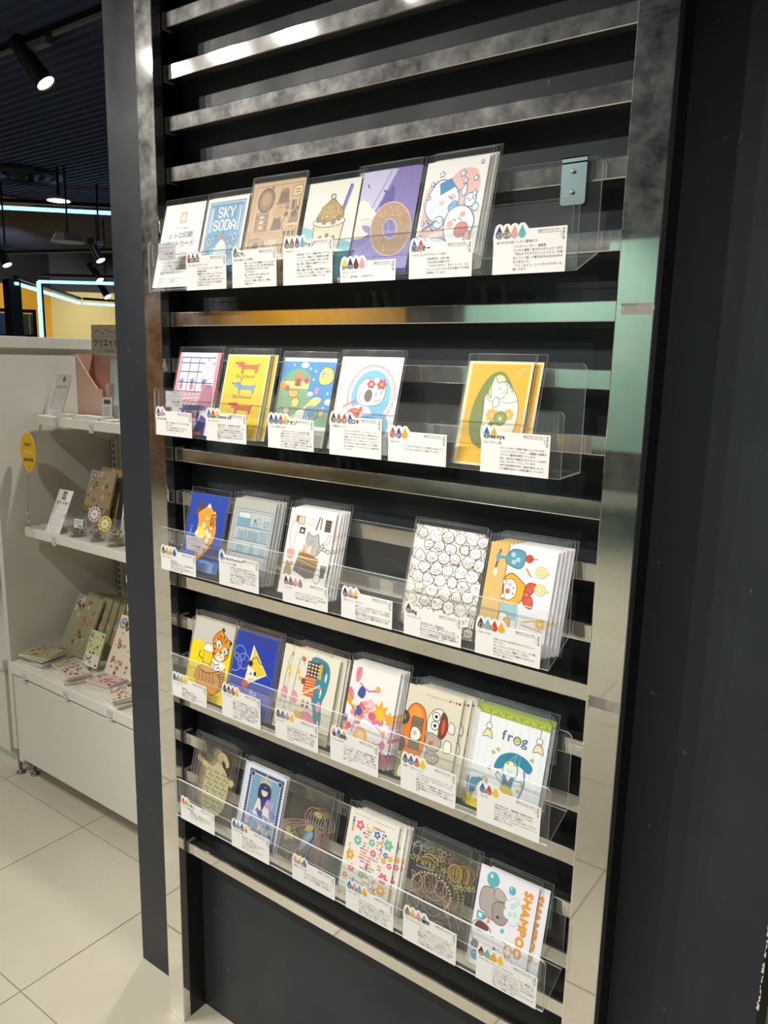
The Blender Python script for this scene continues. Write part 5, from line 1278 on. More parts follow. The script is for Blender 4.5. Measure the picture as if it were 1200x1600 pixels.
for (t, x0, h, drops, name, sub, body, near) in I_:
    zb = TRAYS[t][4] - 0.0005
    n = len(drops)
    W, Hh = 104.0, h + 14.0
    dxs = [8 + 11.2 * i for i in range(n)]
    out = [(0, 0), (W, 0), (W, h)]
    xr = dxs[-1] + 8
    out.append((xr + 1.5, h))
    for x in reversed(dxs):
        for k in range(6):
            a_ = math.radians(25 + 26 * k)
            out.append((x + 6.6 * math.cos(a_), h + 1.5 + 6.8 * math.sin(a_)))
    out += [(0.4, h - 2), (-0.8, h - 8), (-0.6, h - 13), (0, h - 17)]
    root = thing('info_card', '', 'sign', (x0, -0.0720, zb), (0, 0, 0), 'creator info cards on the tray fronts')
    cl = ' '.join([EN[c] for c in drops])
    root['label'] = f'white info card with {cl} drop{"s" if n > 1 else ""} by the {near}'
    bm = bmesh.new()
    add_prism(bm, out, lambda p: (p[0] / 1000, -0.0006, p[1] / 1000), lambda p: (p[0] / 1000, 0, p[1] / 1000))
    board = obj('card_board', bm_mesh(bm, 'card_board'), card_stock, root)
    A = Art(W, Hh); A.clip = False
    nm_w = sum(glyph(c)[2] for c in name)
    ns = min(8.2, 62 / nm_w)
    A.text(name, 4.2, h - 9.6, ns, '#f0efeb', bold=1.15)
    A.text(name, 4.2, h - 9.6, ns, '#2e2b29', bold=.36)
    A.text(sub, 4.6, h - 17.3, min(4.6, 60 / sum(glyph(c)[2] for c in sub)), '#45423e')
    A.text('NEXTクリエイター', 64 if xr < 62 else 66, h - 5.2, 3.7, '#3a3835', bold=.05)
    A.rect(64, h - 6.8, 96.5, h - 6.4, '#55524c'); A.rect(96.2, h - 13, 96.6, h - 6.4, '#55524c')
    A.text('発掘企画', 98.0, h - 5.2, 3.4, '#3a3835', vert=True)
    for k, ln in enumerate(body):
        w_ = sum(glyph(c)[2] for c in ln)
        A.text(ln, 30 if h > 32 else 5, h - (23.2 if h > 32 else 23.5) - 4.75 * k * (1 if h - 23 - 4.75 * (len(body) - 1) > 2 else (h - 26) / (4.75 * max(len(body) - 1, 1))), min(3.95, 70 / w_), '#4a4743')
    me = A.mesh(W / 1000, Hh / 1000, 0.0006, 'printed_text')
    for v in me.vertices: v.co.x += W / 2000
    D = Art(W, Hh); D.clip = False
    for x, c in zip(dxs, drops): D.drop(x, h - 11.2, 10.6, 17.2, DC[c])
    md = D.mesh(W / 1000, Hh / 1000, 0.00055, 'drop_emblem')
    for v in md.vertices: v.co.x += W / 2000; v.co.y = -0.00068
    for v in me.vertices: v.co.y -= 0.0001
    obj('drop_emblem', md, None, board)
    obj('printed_text', me, None, board)

# small grey price labels on the left ends of the upper trays
plab = pm('price_label_paper', '#c3bfc4', 0.55)
for (t, x0, z0, x1, z1, near) in ((0, .064, 1.7235, .111, 1.7535, 'white notice sheet'), (1, .071, 1.4555, .118, 1.4855, 'pink and violet room card'), (2, .1185, 1.1835, .166, 1.2125, 'blue bear card')):
    root = thing('price_label', f'small grey printed price label on the tray lip before the {near}', 'label', (x0, -0.0721, z0), (0, 0, 0), 'price labels on the trays')
    bm = bmesh.new(); add_box(bm, 0, x1 - x0, -0.0003, 0, 0, z1 - z0)
    b = obj('label_paper', bm_mesh(bm, 'label_paper'), plab, root)
    A = Art(47, 30)
    A.text('レトロ印刷', 23.5, 25.5, 3.4, '#4b484c', 'C'); A.text('オリジナルポストカード', 3, 20, 3.7, '#3f3c40'); A.rect(3, 15.5, 30, 16, '#6a666c'); A.text('本体価格', 16, 9, 3.2, '#4b484c'); A.text('¥200', 31, 9, 4.4, '#2f2c30', bold=.1); A.text('税込¥220', 26, 4, 3.4, '#4b484c'); A.rect(2, 13, 44, 13.3, '#77737a'); A.rect(2, 2, 44, 2.3, '#77737a')
    me = A.mesh(x1 - x0, z1 - z0, 0.00034, 'printed_text')
    for v in me.vertices: v.co.x += (x1 - x0) / 2
    obj('printed_text', me, None, b)

# ================================================================== WHITE DISPLAY UNIT IN THE LEFT AISLE
white_met = pm('white_painted_metal', '#dcd9cf', 0.42, noise=(5, 0.25, '#bdb8a8', 0.5, 0.85))
white_lip = pm('white_shelf_edge', '#e6e2d6', 0.4, noise=(22, 0.25, '#c2bba8', 0.55, 0.8))
grey_foot = pm('grey_foot', '#8d8b84', 0.4, 0.6)
unit = thing('display_unit', 'white metal display unit with shelves of stationery beside the black wall', 'shelf unit', (-0.85, 0.33, 0))
def upart(name, x0, x1, y0, y1, z0, z1, mat=white_met, parent=None, bev=0.002):
    return box(name, x0 + 0.85, x1 + 0.85, y0 - 0.33, y1 - 0.33, z0, z1, mat, parent or unit, bev)
upart('side_panel', -1.392, -1.366, 0.335, 0.83, 0.10, 1.585)
upart('top_rail', -1.396, -1.355, 0.333, 0.83, 1.565, 1.605)
upart('back_panel', -1.366, -0.30, 0.80, 0.82, 0.10, 1.60)
up = upart('slotted_upright', -1.352, -1.322, 0.785, 0.80, 0.45, 1.59)
bm = bmesh.new()
for k in range(44):
    z = 0.47 + 0.025 * k
    add_box(bm, -1.341 + 0.85, -1.333 + 0.85, 0.7842 - 0.33, 0.786 - 0.33, z, z + 0.014)
tag(obj('bracket_slots', bm_mesh(bm, 'bracket_slots'), black_metal, up), kind='stuff')
for (z0, z1, yf) in ((1.300, 1.333, 0.485), (0.906, 0.938, 0.411)):
    s = upart('shelf', -1.345, -0.30, yf, 0.80, z0 + 0.01, z1)
    upart('shelf_edge', -1.345, -0.30, yf - 0.002, yf + 0.016, z0, z1 + 0.0005, white_lip, s, 0.003)
    bm = bmesh.new()
    add_prism(bm, [(yf + 0.06, z0 + 0.008), (0.79, z0 + 0.008), (0.79, z0 - 0.07), (0.75, z0 - 0.075)], lambda p: (-1.325 + 0.85, p[0] - 0.33, p[1]), lambda p: (-1.322 + 0.85, p[0] - 0.33, p[1]))
    obj('shelf_bracket', bm_mesh(bm, 'shelf_bracket'), white_met, s)
base = upart('base_cabinet', -1.335, -0.30, 0.336, 0.82, 0.075, 0.412)
upart('base_shelf', -1.36, -0.30, 0.325, 0.80, 0.410, 0.450, white_lip, base, 0.004)
upart('front_panel', -1.318, -0.30, 0.329, 0.337, 0.080, 0.402, white_met, base)
upart('corner_post', -1.362, -1.335, 0.338, 0.365, 0.055, 0.41, white_met, base)
for (x, y) in ((-1.372, 0.3463), (-1.3187, 0.3711)):
    bm = bmesh.new()
    add_cyl(bm, (x + 0.85, y - 0.33, 0.0), (x + 0.85, y - 0.33, 0.006), 0.016, 0.016, 18)
    add_cyl(bm, (x + 0.85, y - 0.33, 0.006), (x + 0.85, y - 0.33, 0.014), 0.014, 0.006, 18)
    add_cyl(bm, (x + 0.85, y - 0.33, 0.014), (x + 0.85, y - 0.33, 0.11), 0.005, 0.005, 10)
    obj('levelling_foot', bm_mesh(bm, 'levelling_foot', True), grey_foot, unit)

unit2 = thing('display_unit', 'neighbouring white display unit seen only by its edge at the aisle', 'shelf unit', (-1.9, 0.33, 0))
for nm, a in (('base_cabinet', (-2.4, -1.412, 0.332, 0.82, 0.075, 0.405)), ('base_shelf', (-2.4, -1.405, 0.322, 0.80, 0.405, 0.445)), ('side_panel', (-1.430, -1.405, 0.50, 0.83, 0.445, 1.585)), ('back_panel', (-2.4, -1.43, 0.80, 0.82, 0.10, 1.60)), ('plinth', (-2.4, -1.42, 0.36, 0.80, 0.0, 0.075))):
    box(nm, a[0] + 1.9, a[1] + 1.9, a[2] - 0.33, a[3] - 0.33, a[4], a[5], white_met, unit2, 0.002)

def stand_card(name, label, cat, x, y, z, w, h, tilt, yaw, A, mat=paper, th=0.0012, group=None):
    root = thing(name, label, cat, (x, y, z), (-math.radians(tilt), 0, math.radians(yaw)), group)
    bm = bmesh.new(); add_box(bm, -w / 2, w / 2, -th, th, 0, h)
    b = obj('board', bm_mesh(bm, 'board'), mat, root)
    if A: obj('printed_artwork', A.mesh(w, h, th + 0.0002), None, b)
    return root
def art_notice(title, pic):
    a = Art(60, 100); a.rect(0, 0, 60, 100, '#eceae4')
    if pic == 'red': a.rect(22, 78, 38, 96, '#4a3028'); a.ell(30, 87, 6, 6, '#e6ded2'); a.ell(30, 87, 4, 4.4, '#c85a44')
    else: a.ell(34, 88, 6, 7, '#6d5a44'); a.ell(34, 88, 3.4, 4.4, '#a8906c')
    a.text(title, 30, 67, 8.5, '#2e2c2a', 'C', .25)
    a.rect(8, 63, 52, 63.4, '#8a877f')
    for k in range(8): a.text('雑貨をつくるクリエイターです。'[: 14 - (k % 3)], 6, 55 - 5.6 * k, 3.5, '#5a5750')
    a.rect(8, 8, 52, 8.4, '#9a978f'); a.text('Loft', 30, 3.4, 5, '#55524c', 'C')
    return a
stand_card('notice_card', 'white notice card with brown picture leaning on the upper shelf', 'sign', -1.288, 0.515, 1.3335, 0.088, 0.152, 20, 0, art_notice('しんたにやこ', 'b'))
stand_card('notice_card', 'white notice card with red dish picture leaning on the middle shelf', 'sign', -1.190, 0.425, 0.9385, 0.085, 0.155, 24, 0, art_notice('はにしまあゆ', 'red'))

# sign board behind the pink box
a = Art(100, 180); a.rect(0, 0, 100, 180, '#e3decb')
for k in range(9): a.line([(12 + 10 * k, 164 + 5 * (k % 2)), (18 + 10 * k, 171 - 4 * (k % 3))], 2, ['#b8503a', '#c79a3a', '#8a4a56', '#6d7a4a'][k % 4])
a.text('クリエイター', 52, 139, 15.5, '#2f2d2a', 'C', .3); a.text('create', 54, 127, 9, '#4a4844', 'C'); a.line([(0, 157), (100, 157)], .8, '#b9b09a')
stand_card('pop_sign', 'cream hand lettered sign standing behind the pink display box', 'sign', -1.172, 0.66, 1.3335, 0.170, 0.320, 2, 6, a, th=0.002)

# pink display box; diagonal front cut and darker side stand for shade
pink = pm('dusty_pink_board', '#e0bba9', 0.6); pink_shade = pm('pink_board_shaded', '#cfa391', 0.6)
pb = thing('display_box', 'dusty pink cardboard display box with front cut to a shadow line on the upper shelf', 'box', (-1.125, 0.60, 1.3335))
def pbp(nm, pts, y0, y1, mat=pink):
    bm = bmesh.new(); add_prism(bm, pts, lambda p: (p[0], y0, p[1]), lambda p: (p[0], y1, p[1])); obj(nm, bm_mesh(bm, nm), mat, pb)
pbp('back_board', [(-.085, 0), (.085, 0), (.085, .216), (-.085, .216)], .034, .037)
pbp('front_board', [(-.085, 0), (.06, 0), (.06, .10), (.035, .10), (-.02, .15), (-.085, .214)], -.038, -.035)
box('side_board', -.088, -.085, -.038, .037, 0, .216, pink_shade, pb)
box('side_board', .082, .085, -.036, .034, 0, .12, pink, pb)
box('floor_board', -.085, .085, -.035, .034, 0, .003, pink, pb)
box('top_edge', -.088, .087, .030, .040, .214, .220, paper, pb)
for i, (x, y, w_, h_) in enumerate(((-1.035, 0.585, .05, .20), (-1.02, 0.545, .05, .075))):
    A = Art(100, 200); A.rect(0, 0, 100, 200, '#cfe0e2' if i == 0 else '#dcdad4')
    if i == 1:
        for k in range(3): A.ell(30 + 22 * k, 160, 16, 22, '#5a5650')
        for k in range(6): A.rect(12, 110 - 14 * k, 88, 114 - 14 * k, '#77736c')
    stand_card('backing_card', ['pale blue upright card at the end of the pink display box', 'small grey printed card standing before the pale blue card'][i], 'card', x, y, 1.3335, w_, h_, 4, 0, A)
pad_mat = pm('notepad_paper', '#e9e7e0', 0.6); pad_side = pm('notepad_cover', '#d8d2c8', 0.5)
def pad(name, label, x, y, z, w, d, t, yaw, cover, cat='notepad', group=None, A=None):
    root = thing(name, label, cat, (x, y, z), (0, 0, math.radians(yaw)), group)
    bm = bmesh.new(); add_box(bm, -w / 2, w / 2, -d / 2, d / 2, 0, t * .8); pg = obj('page_block', bm_mesh(bm, 'page_block'), pad_mat, root)
    bm = bmesh.new(); add_box(bm, -w / 2 - .001, w / 2 + .001, -d / 2 - .001, d / 2 + .001, t * .8, t); cv = obj('cover', bm_mesh(bm, 'cover'), cover, root)
    if A:
        m = A.mesh(w, d, 0); m.transform(Matrix.Rotation(-PI / 2, 4, 'X')); m.transform(Matrix.Translation((0, -d / 2, t + .0002)))
        obj('printed_artwork', m, None, cv)
    return root
for i, (x, y, z, yaw) in enumerate(((-1.19, .515, 1.3335, 4), (-1.185, .52, 1.3395, -6), (-1.10, .515, 1.3335, 8), (-1.095, .52, 1.3395, -3), (-1.03, .515, 1.3335, 10), (-1.02, .52, 1.3395, 2), (-.95, .52, 1.3335, -5))):
    pad('notepad', 'thin white notepad lying on the upper shelf before the pink box', x, y, z, .068, .055, .0058, yaw, pad_side, group='white notepads on the upper shelf')

# price tags clipped to the shelf edges
tagmat = pm('shelf_tag_paper', '#d4d2d0', 0.5)
for (x, y, z, w_, h_, lab) in ((-1.2251, .4828, 1.300, .022, .030, 'tag on the upper shelf edge below the notice card'), (-1.0189, .4828, 1.293, .024, .030, 'tag on the upper shelf edge below the pink box'), (-1.1575, .4088, .900, .024, .030, 'tag on the middle shelf edge below the notice card'), (-1.263, .3248, .398, .026, .032, 'tag on the base shelf edge below the olive book stack'), (-1.0034, .3248, .404, .026, .032, 'tag on the base shelf edge below the pink books'), (-.7573, .3248, .408, .028, .034, 'tag on the base shelf edge beside the black wall')):
    root = thing('price_tag', 'small grey price ' + lab, 'label', (x, y, z), (0, 0, 0), 'price tags on the white unit')
    bm = bmesh.new(); add_box(bm, -w_ / 2, w_ / 2, -.0012, 0, 0, h_); b = obj('tag_paper', bm_mesh(bm, 'tag_paper'), tagmat, root)
    A = Art(24, 30); A.text('文具', 3, 23, 4.5, '#55525a'); A.rect(3, 19, 20, 20, '#77747c'); A.rect(3, 15, 17, 16, '#8a8790'); A.text('¥', 9, 6, 7, '#3f3c44'); A.rect(15, 6, 21, 10, '#55525a')
    obj('printed_text', A.mesh(w_, h_, .0013), None, b)

# yellow oval wobbler on a wire
yel = pm('yellow_card', '#e3b21c', 0.5)
ov = thing('wobbler_sign', 'yellow oval wobbler card on a thin beaded wire at the shelf end', 'sign', (-1.30, .395, .936))
A = Art(100, 170); A.clip = False
A.text('手描き', 50, 112, 17, '#5a4a1a', 'C', .4); A.text('イラスト', 50, 80, 16, '#efe6c8', 'C', .4); A.text('雑貨特集', 50, 46, 17, '#5a4a1a', 'C', .4); A.oell(50, 20, 5, 6, None, '#6d5a1c', 1.6)
bm = bmesh.new()
pts = [(.041 * math.cos(2 * PI * i / 32), .0685 * math.sin(2 * PI * i / 32)) for i in range(32)]
add_prism(bm, pts, lambda p: (p[0], -.0012, p[1] + .274), lambda p: (p[0], .0012, p[1] + .274))
ovb = obj('oval_card', bm_mesh(bm, 'oval_card'), yel, ov, (0, .022, 0), (0, 0, math.radians(6)))
me = A.mesh(.082, .137, .0014); me.transform(Matrix.Translation((0, 0, .2055)))
obj('printed_text', me, None, ovb)
bm = bmesh.new(); add_tube(bm, [(0, .02, .21), (0, .012, .14), (0, .004, .06), (0, .012, .0)], .0008, 6); obj('wire', bm_mesh(bm, 'wire', True), grey_foot, ov)
bead = pm('clear_bead', '#d9dad6', 0.1, spec=.8)
for (y, z) in ((.021, .203), (.004, .06), (.008, .03)):
    bm = bmesh.new(); bmesh.ops.create_icosphere(bm, subdivisions=2, radius=.004, matrix=Matrix.Translation((0, y, z))); obj('bead', bm_mesh(bm, 'bead', True), bead, ov)

# books and packs printed with food stickers
def food_art(base, seed, W=100, H=140, band=None):
    r = random.Random(seed); a = Art(W, H); a.rect(0, 0, W, H, base)
    if band: a.rect(0, 0, W, H * .36, band)
    a.ell(16, H - 18, 13, 13, '#8e98a4'); a.ell(16, H - 18, 8, 8, '#c5ccd4'); a.ell(15, H - 17, 4, 3, '#5a6470')
    for k in range(34):
        x, y = r.uniform(8, W - 8), r.uniform(8, H - 8)
        q = r.uniform(3, 7); c = r.choice(['#6b3f30', '#8f5a3c', '#c08a6c', '#d9b2a0', '#3a2c28', '#b9603f', '#d9a04a', '#7d7a4a', '#e6d8c4'])
        a.ell(x, y, q, q * r.uniform(.5, 1), c, r.uniform(0, 3), 12)
        a.ell(x, y, q * .5, q * .35, r.choice(['#e6d0ba', '#5a3a2c', '#b98a6a']), r.uniform(0, 3), 10)
    specks(a, 40, 4, 4, W - 4, H - 4, 1.0, ['#6d5a40', '#9a8a5a'], r)
    return a
olive, cream_p, pinkp, greenp = '#a8a582', '#e6dcc8', '#dcc3bb', '#c9d29a'
paper_o = pm('olive_book_board', olive, 0.55); paper_c = pm('cream_book_board', cream_p, 0.55); paper_p = pm('pink_book_board', '#e0cec6', 0.55); paper_g = pm('pale_green_board', '#d2d6b4', 0.55)
FA = {'o': food_art(olive, 1), 'c': food_art(cream_p, 2), 'p': food_art('#e2d0c8', 3), 'g': food_art(greenp, 4, band='#ece6d2'), 'd': food_art('#b5a27e', 5, band='#86864e'), 'o2': food_art('#a3a07c', 6)}
# standing on the base shelf
stand_card('sticker_book', 'large olive sticker book covered in food pictures leaning against the unit side', 'book', -1.245, .50, .4545, .155, .222, 27, 0, FA['o'], paper_o, .004, 'olive sticker books on the base shelf')
for k in range(4):
    stand_card('sticker_book', ['first', 'second', 'third', 'fourth'][k] + ' olive sticker book tucked behind the large leaning one', 'book', -1.215 + .030 * k, .530 + .013 * k, .4545, .15, .225, 24 - k, 0, FA['o2'], paper_o, .0035, 'olive sticker books tucked behind')
stand_card('sticker_book', 'cream sticker book with cakes leaning beside the black wall', 'book', -.915, .465, .4545, .15, .215, 24, 0, FA['c'], paper_c, .004)
stand_card('sticker_pack', 'pale green sticker pack with white lower band in a clear stand', 'stickers', -1.075, .465, .462, .085, .125, 22, 0, FA['g'], paper_g, .0025)
st = thing('acrylic_stand', 'small clear acrylic stand holding the pale green sticker pack', 'stand', (-1.075, .455, .4505))
bm = bmesh.new(); add_box(bm, -.05, .05, -.03, .07, 0, .003); obj('stand_foot', bm_mesh(bm, 'stand_foot'), acrylic, st)
bm = bmesh.new(); add_box(bm, -.05, .05, -.032, -.030, 0, .028); obj('stand_lip', bm_mesh(bm, 'stand_lip'), [acrylic], st)
# flat stacks on the base shelf
def pile(n, x, y, w_, d_, t_, yaw, cover, A, label, group, seed):
    r = random.Random(seed)
    for k in range(n):
        pad('sticker_book', label + ', ' + ['topmost', 'second', 'third', 'fourth', 'fifth', 'sixth'][n - 1 - k] + (' one' if k == n - 1 else ' from top'), x + r.uniform(-.008, .008), y + r.uniform(-.006, .006), .4505 + t_ * k, w_, d_, t_ - .0004, yaw + r.uniform(-9, 9), cover, 'book', group, A if k == n - 1 else None)
pile(6, -1.262, .405, .125, .105, .0075, 8, paper_o, food_art(olive, 11, 100, 84), 'olive food sticker book in the pile by the unit side', 'olive pile on the base shelf', 1)
pile(3, -1.125, .420, .11, .085, .0070, -12, paper_g, food_art('#b5b48e', 12, 100, 77), 'grey green food sticker book in the middle pile', 'middle pile on the base shelf', 2)
pile(5, -1.045, .382, .105, .080, .0065, -16, paper_p, food_art('#e2d0c8', 13, 100, 76), 'pale pink sticker book in the pile at the shelf front', 'pink pile on the base shelf', 3)
pile(5, -.885, .412, .11, .075, .0065, 12, paper_p, food_art('#dcc3bb', 14, 100, 68), 'rose sticker book in the pile before the cream book', 'rose pile on the base shelf', 4)
pile(5, -.765, .372, .10, .075, .0065, -18, paper_c, food_art(cream_p, 15, 100, 75), 'cream sticker book in the pile beside the black wall', 'cream pile on the base shelf', 5)
# middle shelf: sticker books and clear cups
stand_card('sticker_book', 'tan sticker book with olive lower band leaning on the middle shelf', 'book', -1.165, .565, .9385, .15, .205, 17, 0, FA['d'], paper_o, .004)
stand_card('sticker_book', 'tan sticker book standing behind the banded one on the middle shelf', 'book', -1.150, .598, .9385, .15, .215, 17, 0, FA['d'], paper_o, .004)
stand_card('backing_card', 'dark brown rounded card standing beside the tan sticker books', 'card', -1.050, .600, .9385, .06, .19, 12, 0, None, pm('dark_brown_card', '#3a332c', .5), .003)
stand_card('backing_card', 'white card with pink print at the end of the middle shelf', 'card', -.985, .575, .9385, .06, .20, 10, 0, food_art('#e9e2da', 9), paper, .002)
cup_mat = clear('clear_cup_plastic', (.95, .96, .955), .04, .05)
stuff_cols = [pm('dried_green', '#7d8464', .7), pm('dried_lilac', '#9a8f9c', .7), pm('dried_gold', '#b9a254', .7)]
for i, (x, y, lab) in enumerate(((-1.085, .452, 'clear plastic cup of small grey green pieces'), (-.975, .455, 'clear plastic cup of lilac pieces with a price card in front'), (-.872, .452, 'clear plastic cup of golden pieces beside the black wall'))):
    root = thing('plastic_cup', lab, 'cup', (x, y, .9385))
    bm = bmesh.new(); n = 24; rings = [(.027, 0), (.028, .002), (.041, .075), (.0425, .077), (.0395, .075), (.0265, .003)]
    R = [[bm.verts.new((r_ * math.cos(2 * PI * k / n), r_ * math.sin(2 * PI * k / n), z)) for k in range(n)] for r_, z in rings]
    for j in range(len(rings) - 1):
        for k in range(n): bm.faces.new((R[j][k], R[j][(k + 1) % n], R[j + 1][(k + 1) % n], R[j + 1][k]))
    bm.faces.new(R[0][::-1]); bm.faces.new(R[-1])
    obj('cup_shell', bm_mesh(bm, 'cup_shell', True), cup_mat, root)
    bm = bmesh.new(); rr = random.Random(i)
    for k in range(26):
        a_ = rr.uniform(0, 2 * PI); q = rr.uniform(0, .022)
        m = Matrix.Translation((q * math.cos(a_), q * math.sin(a_), rr.uniform(.008, .055))) @ Matrix.Rotation(rr.uniform(0, 3), 4, 'X') @ Matrix.Rotation(rr.uniform(0, 3), 4, 'Z') @ Matrix.Diagonal((1, .6, .3, 1))
        bmesh.ops.create_icosphere(bm, subdivisions=1, radius=.009, matrix=m)
    tag(obj('small_pieces', bm_mesh(bm, 'small_pieces'), stuff_cols[i], root), kind='stuff')
for (x, y, z, c1, lab) in ((-.945, .425, 1.036, '#c9bcc6', 'round pale lilac tag leaning on the clear cups'), (-.865, .408, 1.018, '#d9c66a', 'round yellow tag leaning on the clear cup by the wall')):
    A = Art(100, 100); A.clip = False; A.ell(50, 50, 50, 50, c1, n=28)
    for k in range(10): A.ell(50 + 36 * math.cos(k * .63), 50 + 36 * math.sin(k * .63), 7, 5, '#6d5f4c', k * .63, 9)
    A.ell(50, 50, 24, 24, '#efe6d4'); A.text('飾', 50, 40, 26, '#6d5a3c', 'C')
    root = thing('round_tag', lab, 'tag', (x, y, z - .024), (math.radians(-18), 0, math.radians(15)))
    bm = bmesh.new(); add_cyl(bm, (0, .0012, .024), (0, -.0012, .024), .026, .026, 28); d_ = obj('tag_disc', bm_mesh(bm, 'tag_disc'), pm('tag_' + c1, c1, .5), root)
    obj('printed_artwork', A.mesh(.052, .052, .0014), None, d_)
    d_.children[0].location.z = -.002
A = Art(40, 30); A.rect(0, 0, 40, 30, '#dedbd8'); A.rect(4, 22, 34, 24, '#77737c'); A.rect(4, 17, 30, 18.5, '#8a8690'); A.rect(4, 12, 32, 13.5, '#8a8690'); A.rect(18, 4, 36, 8, '#4a474e')
stand_card('price_card', 'small grey price card in front of the lilac cup', 'label', -1.0, .405, .985, .042, .030, 5, 8, A, tagmat)

# ================================================================== CEILING AND FAR SHOP
lamp_on = pm('lamp_lens', '#fff6e0', .4, emit=('#fff1d6', 14))
def track_spot(name, label, loc, aim, s=1.0, track=None):
    root = thing(name, label, 'lamp', loc, (0, 0, 0), 'track spot lights')
    # gear box under the track, stirrup, barrel with cooling fins and a lit lens
    bm = bmesh.new(); add_box(bm, -.085 * s, .085 * s, -.018 * s, .018 * s, -.03 * s, 0, .003 * s); obj('gear_box', bm_mesh(bm, 'gear_box'), pm('lamp_grey', '#59606a', .5), root)
    d = (Vector(aim) - Vector(loc)).normalized()
    p = Vector((-.05 * s, 0, -.085 * s))
    bm = bmesh.new(); add_cyl(bm, (-.05 * s, 0, -.03 * s), p, .006 * s, .006 * s, 10); add_cyl(bm, p + Vector((0, -.045 * s, 0)), p + Vector((0, .045 * s, 0)), .005 * s, .005 * s, 10); obj('stirrup', bm_mesh(bm, 'stirrup', True), black_metal, root)
    bm = bmesh.new(); add_cyl(bm, p - d * .05 * s, p + d * .09 * s, .036 * s, .040 * s, 24, False); add_cyl(bm, p + d * .09 * s, p + d * .092 * s, .044 * s, .044 * s, 24, False); add_cyl(bm, p - d * .052 * s, p - d * .05 * s, .036 * s, .036 * s, 24)
    br = obj('lamp_barrel', bm_mesh(bm, 'lamp_barrel'), pm('lamp_black', '#202329', .4), root)
    bm = bmesh.new()
    for k in range(5): add_cyl(bm, p - d * (.06 + .014 * k) * s, p - d * (.066 + .014 * k) * s, .033 * s, .033 * s, 20)
    add_cyl(bm, p - d * .13 * s, p - d * .05 * s, .014 * s, .014 * s, 12); obj('cooling_fins', bm_mesh(bm, 'cooling_fins'), pm('lamp_black', '#202329', .4), br)
    bm = bmesh.new(); add_cyl(bm, p + d * .082 * s, p + d * .086 * s, .038 * s, .038 * s, 24); obj('lamp_lens', bm_mesh(bm, 'lamp_lens'), lamp_on, br)
    return root
TRK = pm('track_black', '#0d0e12', .4)
def track(label, p0, p1, z):
    root = thing('light_track', label, 'light track', (*p0, z))
    d = Vector((p1[0] - p0[0], p1[1] - p0[1], 0)); L = d.length
    bm = bmesh.new(); add_box(bm, 0, L, -.022, .022, 0, .028, .002); o = obj('track_body', bm_mesh(bm, 'track_body'), TRK, root); o.rotation_euler.z = math.atan2(d.y, d.x)
    bm = bmesh.new(); add_box(bm, 0, L, -.006, .006, -.001, .0); o2 = obj('track_slot', bm_mesh(bm, 'track_slot'), pm('track_slot', '#30343c', .4), o)
    return root
track('black light track carrying the large spot light on the corrugated ceiling', (-4.2, 1.19), (-1.55, 1.19), 2.968)
track_spot('spot_light', 'large black track spot light with a lit lens under the corrugated ceiling', (-2.36, 1.19, 2.9665), (-1.90, 1.50, 2.22), 1.1)
track('thin black light track hanging above the far display frames', (-8.6, 2.2), (-4.2, 3.75), 2.46)
for (x, y, z, ax, lab) in ((-4.98, 3.26, 2.52, -.5, 'small lit spot light below the white ceiling box'), (-5.95, 3.90, 2.44, .5, 'small lit spot light above the blue light frame'), (-6.55, 4.40, 2.33, .4, 'distant lit spot light before the cream wall'), (-5.70, 2.80, 2.47, -.6, 'small dim spot light near the end of the thin track')):
    track_spot('spot_light', lab, (x, y, z), (x + .55 + ax * .2, y + .15, z - .8), 1.0)
    bm = bmesh.new(); add_cyl(bm, (0, 0, 0), (0, 0, 3.0 - z), .008, .008, 8); obj('hanger_rod', bm_mesh(bm, 'hanger_rod'), TRK, [o for o in C.objects if o.name.startswith('spot_light')][-1])
    
cm2 = pm('ceiling_fitting_grey', '#3a414e', .5); cm3 = pm('ceiling_fitting_white', '#b9bcc4', .5)
root = thing('ceiling_diffuser', 'round dark ringed air diffuser in the ceiling', 'air vent', (-5.22, 2.70, 2.985))
for k, r_ in enumerate((.34, .25, .16, .08)):
    bm = bmesh.new(); n = 40
    A_ = [[bm.verts.new((q * math.cos(2 * PI * i / n), q * math.sin(2 * PI * i / n), z)) for i in range(n)] for q, z in ((r_, .01), (r_ - .02, -.012 - .006 * k), (r_ - .045, .006))]
    for j in range(2):
        for i in range(n): bm.faces.new((A_[j][i], A_[j][(i + 1) % n], A_[j + 1][(i + 1) % n], A_[j + 1][i]))
    obj('diffuser_ring', bm_mesh(bm, 'diffuser_ring'), cm2 if k % 2 else black_metal, root)
tag(box('ceiling_hatch', -7.2, -6.2, 2.9, 3.5, 2.985, 3.005, cm2, None, .002), 'flat grey access panel set in the dark ceiling', 'panel')
root = thing('downlight', 'shallow white round downlight above the blue light strip', 'lamp', (-4.75, 2.75, 2.75))
bm = bmesh.new(); add_cyl(bm, (0, 0, .03), (0, 0, 0), .075, .10, 28); obj('downlight_body', bm_mesh(bm, 'downlight_body', True), cm3, root)
bm = bmesh.new(); add_cyl(bm, (0, 0, -.002), (0, 0, .001), .085, .085, 28); obj('lamp_lens', bm_mesh(bm, 'lamp_lens'), lamp_on, root)
bm = bmesh.new(); add_cyl(bm, (0, 0, .03), (0, 0, .25), .012, .012, 10); obj('stem', bm_mesh(bm, 'stem'), TRK, root)
root = thing('ceiling_box', 'white octagonal box hanging below the thin light track', 'ceiling fitting', (-4.62, 2.73, 2.42))
bm = bmesh.new(); add_cyl(bm, (0, 0, .06), (0, 0, 0), .10, .135, 8); obj('box_body', bm_mesh(bm, 'box_body'), cm3, root)
